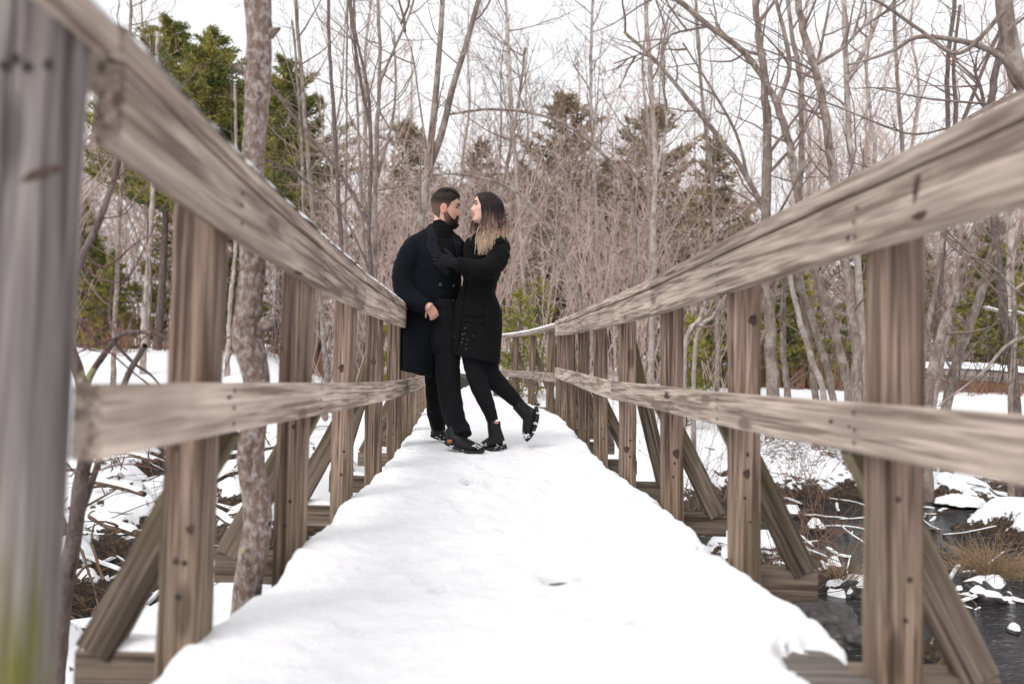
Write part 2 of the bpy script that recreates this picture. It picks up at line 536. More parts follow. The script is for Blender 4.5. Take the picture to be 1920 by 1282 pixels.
def beam_mesh(name, L, wy, wz, seg=10, wob=0.0015, ch=0.004, seed=0):
    """a sawn timber with eased edges, length along local x"""
    cy, cz = wy / 2, wz / 2
    prof = [(-cy + ch, -cz), (cy - ch, -cz), (cy, -cz + ch), (cy, cz - ch), (cy - ch, cz), (-cy + ch, cz), (-cy, cz - ch), (-cy, -cz + ch)]
    V, Q, = [], []
    r = random.Random(seed)
    for i in range(seg + 1):
        x = L * i / seg
        ox, oz = r.uniform(-wob, wob), r.uniform(-wob, wob)
        for (a, b) in prof:
            V.append((x, a + ox + r.uniform(-wob, wob) * .4, b + oz + r.uniform(-wob, wob) * .4))
    for i in range(seg):
        for k in range(8):
            Q.append((i * 8 + k, i * 8 + (k + 1) % 8, i * 8 + 8 + (k + 1) % 8, i * 8 + 8 + k))
    F_ = [tuple(q[::-1]) for q in Q]
    me = bpy.data.meshes.new(name)
    me.from_pydata(V, [], F_ + [tuple(range(8)), tuple(reversed(range(seg * 8, seg * 8 + 8)))])
    me.update()
    return me
_seed = [100]
def beam(name, p, q, wy, wz, mat, up=(0, 0, 1), parent=None, seg=10, wob=0.0015):
    """timber from p to q; wz is its size along 'up', wy the other way"""
    p, q = Vector(p), Vector(q)
    d = q - p
    X = d.normalized()
    U = Vector(up)
    Yv = U.cross(X).normalized()
    Z = X.cross(Yv)
    _seed[0] += 1
    me = beam_mesh(name, d.length, wy, wz, seg, wob, seed=_seed[0])
    o = link(name, me, parent or bridge, mat)
    o.matrix_local = Matrix.Translation(p) @ Matrix((X, Yv, Z)).transposed().to_4x4()
    return o
def sweep(name, pts, wy, wz, mat, parent=None, sub=5):
    """a long board that follows slightly bent posts"""
    P = spline(pts, sub)
    o0 = P[0]
    X = (P[-1] - P[0]).normalized()
    Yv = Vector((0, 0, 1)).cross(X).normalized()
    Z = X.cross(Yv)
    Mx = Matrix.Translation(o0) @ Matrix((X, Yv, Z)).transposed().to_4x4()
    inv = Mx.inverted()
    ch = 0.004
    cy, cz = wy / 2, wz / 2
    prof = [(-cy + ch, -cz), (cy - ch, -cz), (cy, -cz + ch), (cy, cz - ch), (cy - ch, cz), (-cy + ch, cz), (-cy, cz - ch), (-cy, -cz + ch)]
    V, Q = [], []
    n = len(P)
    for i, p in enumerate(P):
        t = (P[min(i + 1, n - 1)] - P[max(i - 1, 0)]).normalized()
        s = Vector((0, 0, 1)).cross(t).normalized()
        u = t.cross(s)
        for a, b in prof:
            V.append(inv @ (p + s * a + u * b))
    for i in range(n - 1):
        for k in range(8):
            Q.append((i * 8 + k, i * 8 + 8 + k, i * 8 + 8 + (k + 1) % 8, i * 8 + (k + 1) % 8))
    me = bpy.data.meshes.new(name)
    me.from_pydata(V, [], Q + [tuple(range(8)), tuple(reversed(range((n - 1) * 8, n * 8)))])
    me.update()
    o = link(name, me, parent or bridge, mat)
    o.matrix_local = Mx
    return o

PW = 0.078
nailT = []
def nail(p, d, r=0.0048):
    nailT.append((Vector(p), Vector(d).normalized(), r))

def side(B, rail, low, s, sections, lowsec):
    # s = -1 left, +1 right: the outward direction
    for k, (Y, xb, xt) in enumerate(B):
        if s < 0 and k == 0:
            continue
        yc = Y + PW / 2 if s < 0 else Y - PW / 2
        x0 = xb + s * PW / 2
        x1 = xt + s * PW / 2
        zt = interp(rail, Y) + 0.10
        zb = -0.30
        h = (zt - zb)
        sl = (x1 - x0) / (interp(rail, Y) - dz(Y))
        p = Vector((x0 + sl * (zb - 0), yc, zb))
        q = Vector((x0 + sl * (zt - 0), yc + RNG.uniform(-.006, .006), zt))
        o = beam('post', p, q, PW * RNG.uniform(.97, 1.04), PW, M['post'], up=(0, 1, 0), seg=12)
        for zz in (0.16, 0.09):
            nail((x0 + RNG.uniform(-.012, .012), yc - PW / 2 - 0.002, zz + RNG.uniform(-.03, .03)), (0, -1, 0), 0.0055)
        # outrigger beam and brace
        zb_ = -0.085 + dz(Y)
        xo = x0 + s * 0.235
        cb = beam('crossbeam', (x0 - s * 0.30, yc + 0.05 + PW * .5, zb_), (xo, yc + 0.05 + PW * .5, zb_), 0.075, 0.088, M['beam'], seg=6)
        long_ = (s > 0 and k == 4) or (s < 0 and k in (4,))
        tz = 0.70 if long_ else 0.405
        ti = x0 - s * (0.0 if long_ else 0.035)
        yb = yc + 0.028 + PW * .5
        beam('brace', (ti, yb, tz + dz(Y)), (xo - s * 0.035, yb, -0.045 + dz(Y)), 0.042, 0.074, M['beam'], seg=8)
        # snow lying on the outrigger
        if s < 0 and RNG.random() < 0.8:
            snow_strip([(x0 + s * 0.05, yc + .05 + PW * .5, zb_ + 0.046), (xo - s * .01, yc + .05 + PW * .5, zb_ + 0.046)], 0.034, 0.014)
    for name_, secs, tab, hh, dzc, th in (('top_rail', sections, rail, 0.108, 0.054, 0.036), ('lower_rail', lowsec, low, 0.095, -0.0475, 0.036)):
        for (a, b) in secs:
            ys_ = [a] + [q[0] for q in B if a + .15 < q[0] < b - .15] + [b]
            pts = []
            for y in ys_:
                zz = interp(tab, y)
                xb = interp([(q[0], q[1]) for q in B], y); xt = interp([(q[0], q[2]) for q in B], y)
                f = zz / 0.8
                pts.append(Vector((xb + (xt - xb) * f - s * (th / 2 + 0.001), y, zz + dzc)))
            sweep(name_, pts, th, hh, M['rail'])
            for q in B:
                if a < q[0] < b:
                    for g in (-.03, .0, .028):
                        xb, xt = q[1], q[2]
                        zz = interp(tab, q[0]) + dzc + g + RNG.uniform(-.004, .004)
                        nail((xb + (xt - xb) * (zz / .8) - s * (th + 0.0025), q[0] + s * .04 * -1 + RNG.uniform(-.006, .006), zz), (-s, 0, 0))
    # cap on top
    for (a, b) in sections:
        ys_ = [a - (0.3 if a < .9 else .018 if a < 1.1 else 0)] + [q[0] for q in B if a + .15 < q[0] < b - .15] + [b]
        pts = []
        for y in ys_:
            zz = interp(rail, y)
            xt = interp([(q[0], q[2]) for q in B], y)
            if a < 1.1 and y < a: zz += (a - y) * 0.02
            pts.append(Vector((xt + s * (0.095 / 2 - 0.0365), y, zz + 0.108 + 0.0025 + 0.019)))
        sweep('cap_rail', pts, 0.105, 0.036, M['rail'])
        sn = [p + Vector((0, 0, 0.019)) for p in pts]
        if s < 0: snow_strip([q + Vector((0.008, 0, 0)) for q in sn], 0.046, 0.016)
        else: snow_strip([p + Vector((.016, 0, 0)) for p in sn], 0.022, 0.006)

snowV, snowQ = [], []
def snow_strip(pts, half, thick, jit=0.35):
    """a soft ridge of snow along a path"""
    P = []
    for a, b in zip(pts, pts[1:]):
        a, b = Vector(a), Vector(b)
        n = max(2, int((b - a).length / 0.02))
        P += [a.lerp(b, i / n) for i in range(n)]
    P.append(Vector(pts[-1]))
    base = len(snowV)
    K = 7
    n = len(P)
    for i, p in enumerate(P):
        t = (P[min(i + 1, n - 1)] - P[max(i - 1, 0)]).normalized()
        s_ = Vector((0, 0, 1)).cross(t).normalized()
        e = min(1, i / 2, (n - 1 - i) / 2)
        nz = noise.noise(p * 7) * .5 + noise.noise(p * 23) * .4
        hw = half * (1 + jit * .5 * nz)
        th = thick * (1 + jit * nz) * (0.25 + .75 * e)
        for k in range(K):
            u = -1 + 2 * k / (K - 1)
            hgt = th * math.sqrt(max(0, 1 - abs(u) ** 2.6)) + (-0.003 if abs(u) > .99 else 0)
            w_ = hw * (1 + .10 * noise.noise(p * 31 + Vector((0, 0, u))))
            snowV.append(p + s_ * (u * w_) + Vector((0, 0, hgt)))
    for i in range(n - 1):
        for k in range(K - 1):
            a = base + i * K + k
            snowQ.append((a, a + K, a + K + 1, a + 1))

side(LB, LRAIL, LLOW, -1, [(1.015, 3.2), (3.205, 5.02), (5.025, 8.6)], [(0.99, 4.3), (4.305, 8.6)])
side(RB, RRAIL, RLOW, 1, [(0.6, 3.28), (3.285, 7.85)], [(0.6, 4.12), (4.125, 7.85)])

# the near end post on the left
p0 = LB[0]
X0b, X0t = p0[1], p0[2]
Y0 = 0.945
sl = (X0t - X0b) / 0.8
beam('post', (X0b - PW / 2 + sl * -0.3 - .012, Y0 - 0.005, -0.3), (X0b - PW / 2 + sl * 0.92 + .0, Y0 - 0.005, 1.03), 0.10, 0.082, M['mossy'], up=(0, 1, 0), seg=14)
for (px, py) in ((8, 122), (26, 108), (50, 124), (90, 120)):
    q = at(px, py, Y0 - 0.048)
    nail(q, (0, -1, 0), 0.0065)

# the cap rail runs on past the inner side of the end post
_xi = X0b + sl * .94 + .021
_zc = interp(LRAIL, 1.0) + .108 + .0215
beam('cap_rail', (_xi + .006, .70, _zc + .004), (_xi - .002, .995, _zc), 0.037, 0.036, M['rail'], seg=5)
snow_strip([Vector((_xi + .006, .70, _zc + .022)), Vector((_xi - .002, .995, _zc + .018))], .017, .012)

# second flight of the bridge, turning left beyond the couple
for k, (Y, x) in enumerate(S2):
    zt = 0.93 + 0.01 * k
    beam('post', (x + .04, Y + .035, -0.3), (x + .04, Y + .035, zt), 0.085, 0.078, M['post'], up=(0, 1, 0), seg=8)
    if k in (1, 2, 3):
        beam('brace', (x + .05, Y + .10, .80), (x + .36, Y + .10, 0.02), 0.042, 0.074, M['beam'], seg=6)
        beam('crossbeam', (x - .2, Y + .12, -.02), (x + .42, Y + .12, -.02), 0.06, 0.08, M['beam'], seg=4)
S2p = [(x + .03, Y) for (Y, x) in S2]
sweep('cap_rail', [Vector((x, y, .965 + .008 * (y - 8))) for x, y in [(S2p[0][0] + .02, 7.86)] + S2p[1:]], 0.12, 0.038, M['rail'])
snow_strip([Vector((x, y, .984 + .008 * (y - 8))) for x, y in [(S2p[0][0] + .02, 7.86)] + S2p[1:]], 0.058, 0.022)
sweep('lower_rail', [Vector((x - .05, y, .44)) for x, y in S2p], 0.036, 0.095, M['rail'])
beam('top_rail', (S2p[0][0] + .06, 8.1, .80), (S2p[0][0] - .0, 7.9, .80), 0.036, 0.09, M['rail'], seg=3)
for y in (9.6, 10.8, 12.0):
    x = XL(y)
    beam('post', (x - .04, y, -0.3), (x - .04, y, .93), 0.078, 0.078, M['post'], up=(0, 1, 0), seg=8)
sweep('lower_rail', [Vector((XL(y) + .02, y, .44 + .01 * (y - 8.6))) for y in (8.62, 9.6, 10.8, 12.2)], 0.036, 0.095, M['rail'])
sweep('cap_rail', [Vector((XL(y) - .01, y, .955)) for y in (8.62, 9.6, 10.8, 12.2)], 0.11, 0.038, M['rail'])

# deck boards, laid crosswise
y = 0.25
k = 0
while y < 12.4:
    a, b = XL(y + .07) + 0.004, XR(y + .07) - 0.004
    ea, eb = RNG.uniform(-.0, .012), RNG.uniform(-.0, .012)
    ang = (XR(y + .5) - XR(y)) / .5 * 0
    beam('deck_board', (a + ea, y + .07, -0.046 + dz(y)), (b - eb, y + .07, -0.046 + dz(y)), 0.136, 0.036, M['deck'], seg=3, wob=.001)
    y += 0.143
    k += 1
# stringers under the deck
for s in (-1, 0, 1):
    pts = [Vector((0.5 * (XL(y) + XR(y)) + s * (XR(y) - XL(y)) * 0.40, y, -0.17 + dz(y))) for y in (0.25, 2, 4, 6, 8, 10, 12.3)]
    sweep('stringer', pts, 0.06, 0.17, M['beam'])
# bents down to the creek bed
for yy in (1.0, 4.2, 7.4, 10.4):
    for s in (-1, 1):
        x = 0.5 * (XL(yy) + XR(yy)) + s * (XR(yy) - XL(yy)) * 0.36
        beam('pile', (x, yy + .02, -1.5), (x, yy + .02, -0.256 + dz(yy)), 0.12, 0.12, M['beam'], up=(0, 1, 0), seg=5)

# snow on the deck: one soft sheet, scalloped where it slumps off the board ends
NU, NV = 120, 640
V = np.empty((NV, NU, 3), dtype=np.float32)
prints = []
rp = random.Random(5)
for i in range(130):
    y = rp.uniform(1.0, 8.5)
    c = 0.5 * (XL(y) + XR(y))
    prints.append((c + rp.gauss(0, .20), y, rp.uniform(-.4, .4), rp.uniform(.006, .014)))
for j in range(NV):
    v = j / (NV - 1)
    y = 0.3 + 12.0 * v ** 1.35
    l, r_ = XL(y), XR(y)
    board = math.floor((y - 0.25) / 0.143)
    ph = ((y - 0.25) / 0.143) % 1
    sc = 0.016 * abs(math.sin(ph * PI)) ** 0.6
    el = 0.004 + 0.020 * noise.noise(Vector((board * .7, 1.3, 0))) + 0.030 * noise.noise(Vector((y * 2.3, 5, 0)))
    er = 0.010 + 0.018 * noise.noise(Vector((board * .9, 9.3, 0))) + 0.026 * noise.noise(Vector((y * 1.9, 8, 0)))
    el = max(-.02, el) - .006 - .02 * (y < 1.6); er = max(-.012, er) - .004
    L_ = l + el - sc * .4
    R_ = r_ - er + sc
    near = [p for p in prints if abs(p[1] - y) < .2]
    for i in range(NU):
        u = i / (NU - 1)
        uu = 0.5 - 0.5 * math.cos(u * PI) if True else u
        uu = 0.35 * u + 0.65 * uu
        x = L_ + (R_ - L_) * uu
        e = min(x - L_, R_ - x)
        prof = math.sqrt(max(0, 1 - (1 - min(1, e / 0.030)) ** 2))
        h = -0.036 + 0.040 * prof
        q = Vector((x, y, 0))
        h += prof * (0.010 * noise.noise(q * 2.2) + 0.0065 * noise.noise(q * 7) + 0.0055 * noise.noise(q * 17) + 0.0036 * noise.noise(q * 42))
        for (fx, fy, fa, dep) in near:
            dx, dy = x - fx, y - fy
            dx, dy = dx * math.cos(fa) + dy * math.sin(fa), -dx * math.sin(fa) + dy * math.cos(fa)
            rr = (dx / .05) ** 2 + (dy / .13) ** 2
            if rr < 2.2: h -= dep * math.exp(-rr * 1.2) - dep * .35 * math.exp(-(math.sqrt(rr) - 1.25) ** 2 * 12)
        # bare boards where the wind or boots cleared it
        for (cx, cy, rx, ry, am) in BARE if 'BARE' in globals() else ():
            g = ((x - cx) / rx) ** 2 + ((y - cy) / ry) ** 2 + (.9 if rx < .08 else .4) * noise.noise(q * 24) + .3 * noise.noise(q * 60)
            h -= am * (1 - sm(0.5, 1.3, g))
        V[j, i] = (x, y, h + dz(y))
idx = np.arange(NU * NV).reshape(NV, NU)
qd = np.stack([idx[:-1, :-1], idx[:-1, 1:], idx[1:, 1:], idx[1:, :-1]], axis=-1).reshape(-1, 4)
o = link('deck_snow', mesh_np('deck_snow', V.reshape(-1, 3), qd), bridge, M['snow'])
o['kind'] = 'stuff'
me = bpy.data.meshes.new('rail_snow')
me.from_pydata([tuple(v) for v in snowV], [], snowQ)
me.polygons.foreach_set('use_smooth', np.ones(len(me.polygons), dtype=bool))
o = link('rail_snow', me, bridge, M['snow']); o['kind'] = 'stuff'
# nail heads
V, Fc = [], []
for p, d, r in nailT:
    s_ = d.orthogonal().normalized(); t_ = d.cross(s_)
    b0 = len(V)
    for k in range(7):
        a = k * 2 * PI / 7
        V.append(p + (s_ * math.cos(a) + t_ * math.sin(a)) * r)
    V.append(p + d * r * .35)
    for k in range(7): Fc.append((b0 + k, b0 + (k + 1) % 7, b0 + 7))
me = bpy.data.meshes.new('nail_heads'); me.from_pydata([tuple(v) for v in V], [], Fc)
o = link('nail_heads', me, bridge, M['nail']); o['kind'] = 'stuff'
# ================================================================ trees
def rdir(r, tilt_lo, tilt_hi, az=None):
    az = r.uniform(0, 2 * PI) if az is None else az
    t = math.radians(r.uniform(tilt_lo, tilt_hi))
    return Vector((math.sin(t) * math.cos(az), math.sin(t) * math.sin(az), math.cos(t)))
def limb(T, r, p, d, L, rad, n, wob, lift, sides=3, end=0.25):
    pts = [Vector(p)]
    d = Vector(d).normalized()
    st = L / (n - 1)
    for i in range(n - 1):
        d = (d + Vector((r.gauss(0, wob), r.gauss(0, wob), r.gauss(0, wob) + lift))).normalized()
        pts.append(pts[-1] + d * st)
    T.add(pts, [rad * (1 - (1 - end) * i / (n - 1)) for i in range(n)], sides)
    return pts
def twigs(T, r, pts, rad, L, level, dens, minr, lift=0.06, wob=.14, spread=(28, 62)):
    """side shoots along a limb, then shoots on those"""
    n = len(pts)
    total = sum((b - a).length for a, b in zip(pts, pts[1:]))
    cnt = max(1, int(total * dens * r.uniform(.8, 1.2)))
    for _ in range(cnt):
        f = r.uniform(0.12, 1.0) ** 0.8
        x = f * (n - 1); i = min(n - 2, int(x))
        p = pts[i].lerp(pts[i + 1], x - i)
        t = (pts[i + 1] - pts[i]).normalized()
        a = math.radians(r.uniform(*spread))
        o = t.orthogonal().normalized()
        o.rotate(Matrix.Rotation(r.uniform(0, 2 * PI), 3, t))
        d = t * math.cos(a) + o * math.sin(a)
        l = L * r.uniform(.45, 1.1) * (1 - .45 * f)
        rr = max(minr, rad * .42)
        q = limb(T, r, p, d, l, rr, 5 if level > 1 else 4, wob, lift, 3, .35)
        if level > 1:
            twigs(T, r, q, rr, L * .48, level - 1, dens * 1.7, minr, lift, wob, spread)

def drop(p):
    """down to the ground below"""
    return Vector((p.x, p.y, ground_h(p.x, p.y) - 0.08))

def bare_tree(name, label, cat, px, Y, wpx, bark='bark', twm='twig', branches=10, L=1.6, level=2, dens=3.2, minr=.0035, group=None, forks=(), to_ground=True, seed=1, lift=.10, start=.25, sides=10, wob=.12, dY=0.0, taper=.55):
    """px: the trunk's course in the photograph at depth Y"""
    r = random.Random(seed)
    k = Y / F
    n0 = len(px)
    P = [at(x, y, Y + dY * i / max(1, n0 - 1)) for i, (x, y) in enumerate(px)]
    if to_ground:
        g = drop(P[0])
        if g.z < P[0].z - .05: P = [g] + P
        else: P[0].z = g.z
    t = empty(name, P[0], label, cat, group)
    W, B = Tubes(), Tubes()
    S = spline(P, 6)
    n = len(S)
    rad = wpx * k / 2
    S = [s + Vector((r.gauss(0, .0 if i == 0 else rad * .10), r.gauss(0, rad * .1), 0)) for i, s in enumerate(S)]
    R = [rad * (1 - (1 - taper) * i / (n - 1)) * (1 + .07 * r.uniform(-1, 1)) * (1 + .25 * max(0, 1 - i / 3)) for i in range(n)]
    W.add(S, R, sides)
    mains = [(S, R[-1])]
    for (pts, w_) in forks:
        Q = [at(x, y, Y + dY * .6) for x, y in pts]
        Q[0] = min(S, key=lambda s: (s - Q[0]).length)
        q = spline(Q, 5)
        rr = w_ * k / 2
        W.add(q, [rr * (1 - .5 * i / (len(q) - 1)) for i in range(len(q))], max(5, sides - 2))
        mains.append((q, rr * .5))
    for (S_, r0) in mains:
        m = len(S_)
        tot = sum((b - a).length for a, b in zip(S_, S_[1:]))
        nb = max(3, int(branches * (1 if S_ is S else .5)))
        for b_ in range(nb):
            f = start + (1 - start) * (b_ + r.random()) / nb
            x = f * (m - 1); i = min(m - 2, int(x))
            p = S_[i].lerp(S_[i + 1], x - i)
            tt = (S_[i + 1] - S_[i]).normalized()
            o = tt.orthogonal().normalized(); o.rotate(Matrix.Rotation(r.uniform(0, 2 * PI), 3, tt))
            a = math.radians(r.uniform(35, 75))
            d = tt * math.cos(a) + o * math.sin(a)
            br = max(minr * 1.5, rad * r.uniform(.16, .34))
            l = L * r.uniform(.5, 1.2) * (1 - .35 * f)
            q = limb(B, r, p, d, l, br, 7, wob, lift, 4, .25)
            twigs(B, r, q, br * .8, l * .5, level, dens, minr, lift * .6, wob * 1.1)
    W.build('trunk', M[bark], t)
    B.build('crown', M[twm], t, smooth=False)
    return t

def ntri():
    return sum(len(m.loops) - 2 * len(m.polygons) for m in bpy.data.meshes)

# ---- the tree hard by the left rail
def near_tree():
    px = [(458, 1160), (470, 1060), (483, 985), (480, 930), (470, 860), (478, 780), (482, 720), (470, 660), (462, 630), (468, 560), (474, 500), (470, 430), (472, 340), (478, 250), (484, 150), (486, 60), (482, -40), (486, -200), (494, -420)]
    wd = [52, 50, 52, 50, 50, 47, 46, 56, 54, 46, 48, 44, 42, 42, 48, 46, 54, 44, 36]
    Y = 2.22
    P = [at(x, y, Y) for x, y in px]
    g = drop(P[0]); P = [Vector((P[0].x - .05, Y, g.z))] + P
    wd = [64] + wd
    t = empty('maple_tree', P[0], 'tall lichen spotted tree trunk growing right beside the left handrail', 'tree')
    S = spline(P, 8)
    W, B = Tubes(), Tubes()
    r = random.Random(3)
    R = []
    for i in range(len(S)):
        x = i / 8; a = min(len(wd) - 2, int(x))
        R.append((wd[a] + (wd[min(a + 1, len(wd) - 1)] - wd[a]) * (x - a)) * Y / F / 2 * (1 + .03 * r.uniform(-1, 1)))
    W.add(S, R, 18)
    # branch collars, stubs and a burl
    for (x, y, dx, dy, ln, rr) in ((452, 132, -14, -8, .05, .010), (512, 60, 12, -6, .03, .012), (463, 630, -24, -6, .05, .008), (500, 610, 8, 6, .02, .016), (500, 985, 6, -4, .02, .012)):
        p = at(x, y, Y - .01); q = at(x + dx, y + dy, Y - .03)
        W.add([p.lerp(q, -.4), p, q], [rr * 1.4, rr, rr * .4], 8)
    W.build('trunk', M['bark_near'], t)
    # bare shoots low down and high branches
    for (pts, w_) in (([(452, 636), (430, 632), (418, 640), (408, 668), (404, 700)], 4.5), ([(455, 640), (435, 660), (420, 700)], 3), ([(500, 640), (540, 660), (580, 700)], 3),
                      ([(462, 300), (400, 240), (330, 180), (290, 120)], 6), ([(500, 300), (560, 330), (640, 400), (700, 520)], 6), ([(478, -60), (420, -30), (330, -60)], 8), ([(490, -100), (560, -40), (640, -60)], 7)):
        Q = spline([at(x, y, Y + .35 * i / len(pts)) for i, (x, y) in enumerate(pts)], 4)
        rr = w_ * Y / F / 2
        B.add(Q, [rr * (1 - .6 * i / (len(Q) - 1)) for i in range(len(Q))], 5)
        twigs(B, r, Q, rr * .6, .16, 1, 9, .0011, .02, .2)
    B.build('branches', M['bark_dark'], t)['kind'] = 'stuff'
near_tree()

# ---- the forked sapling at the left edge
def sapling_left():
    Y = 2.5
    t = empty('sapling_tree', drop(at(100, 1250, Y)), 'forked dark sapling with reddish twigs behind the mossy end post', 'tree')
    W, B = Tubes(), Tubes()
    r = random.Random(8)
    stems = [([(98, 1330), (108, 1240), (120, 1120), (140, 1000), (152, 900), (166, 830), (160, 760), (148, 700), (128, 640), (120, 600), (128, 550), (155, 480), (188, 410), (214, 335), (235, 250)], 34, 8),
             ([(158, 790), (165, 715), (195, 665), (222, 632), (245, 622), (290, 626), (330, 640)], 15, 5),
             ([(120, 1000), (105, 950), (98, 900), (88, 820)], 22, 12),
             ([(140, 1000), (190, 850), (235, 715), (262, 665), (272, 648)], 13, 10),
             ([(222, 632), (206, 600), (208, 560), (212, 520)], 7, 4),
             ([(238, 624), (252, 590), (240, 555), (225, 535)], 7, 3),
             ([(213, 640), (250, 680), (285, 705), (330, 760)], 7, 3)]
    for pts, w0, w1 in stems:
        S = spline([at(x, y, Y + .04 * math.sin(i)) for i, (x, y) in enumerate(pts)], 5)
        n = len(S)
        W.add(S, [(w0 + (w1 - w0) * i / (n - 1)) * Y / F / 2 * (1 + .05 * r.uniform(-1, 1)) for i in range(n)], 9)
    for (pts, w_) in (([(205, 610), (170, 560), (128, 540)], 4), ([(300, 735), (240, 690), (140, 600), (90, 570)], 4), ([(160, 480), (200, 500), (262, 450), (300, 440)], 4),
                      ([(150, 490), (185, 520), (240, 520), (300, 400)], 4), ([(190, 410), (235, 400), (270, 350)], 3.5), ([(128, 560), (170, 620), (220, 600)], 3),
                      ([(150, 900), (190, 880), (240, 870), (300, 880)], 4.5), ([(148, 880), (110, 870), (60, 800)], 3.5), ([(210, 340), (260, 300), (300, 230)], 3), ([(222, 632), (170, 650), (110, 680)], 4),
                      ([(130, 640), (170, 655), (240, 668)], 3.5), ([(260, 640), (300, 610), (340, 560)], 3), ([(120, 590), (160, 600), (205, 575)], 3)):
        Q = spline([at(x, y, Y - .25 * i / len(pts)) for i, (x, y) in enumerate(pts)], 4)
        rr = w_ * Y / F / 2
        B.add(Q, [rr * (1 - .55 * i / (len(Q) - 1)) for i in range(len(Q))], 5)
        twigs(B, r, Q, rr * .7, .17, 2, 7, .0011, .03, .2)
    W.build('trunk', M['bark_dark'], t)
    B.build('twigs', M['twig_red'], t)['kind'] = 'stuff'
sapling_left()

# ---- the tree whose bough hangs in at the upper right
def bough_right():
    Y = 3.6
    t = empty('overhanging_tree', drop(at(2120, 900, Y)), 'leaning tree whose bare bough and reddish twigs hang in above the right handrail', 'tree')
    W, B = Tubes(), Tubes()
    r = random.Random(21)
    base = t.location.copy()
    stems = [([None, (2090, 500), (1985, 230), (1915, 150), (1890, 60), (1880, -60), (1900, -240)], 44, 24, 0),
             ([(1925, 165), (1890, 120), (1850, 92), (1790, 75), (1720, 70), (1680, 92), (1640, 108), (1590, 122)], 13, 4, -.2),
             ([(1960, 150), (1900, 180), (1850, 203), (1790, 238), (1740, 272), (1700, 292), (1645, 314), (1600, 305)], 11, 3, -.1),
             ([(1885, 20), (1800, 100), (1730, 60), (1640, 0), (1560, -20)], 8, 4, -.3),
             ([(1850, 195), (1740, 185), (1640, 165)], 5, 3, .2),
             ([(1780, 240), (1700, 250), (1570, 200), (1480, 170), (1400, 140)], 5, 2.5, .3),
             ([(1980, 330), (1900, 330), (1840, 370), (1770, 400)], 7, 3, .1), ([(2000, 620), (1900, 640), (1840, 700), (1760, 760)], 9, 3, .1), ([(2040, 560), (1930, 560), (1860, 500), (1800, 470)], 8, 3, .3)]
    for pts, w0, w1, dy in stems:
        S = spline([base if p is None else at(p[0], p[1], Y + dy) for p in pts], 5)
        n = len(S)
        W.add(S, [(w0 + (w1 - w0) * i / (n - 1)) * Y / F / 2 for i in range(n)], 9)
        if w0 < 30:
            twigs(B, r, S, .004, .34, 2, 7, .0016, .03, .2)
        else:
            twigs(B, r, S, .008, .7, 3, 2.2, .0016, .03, .2)
    W.build('trunk', M['bark'], t)
    B.build('twigs', M['twig_red'], t)['kind'] = 'stuff'
bough_right()

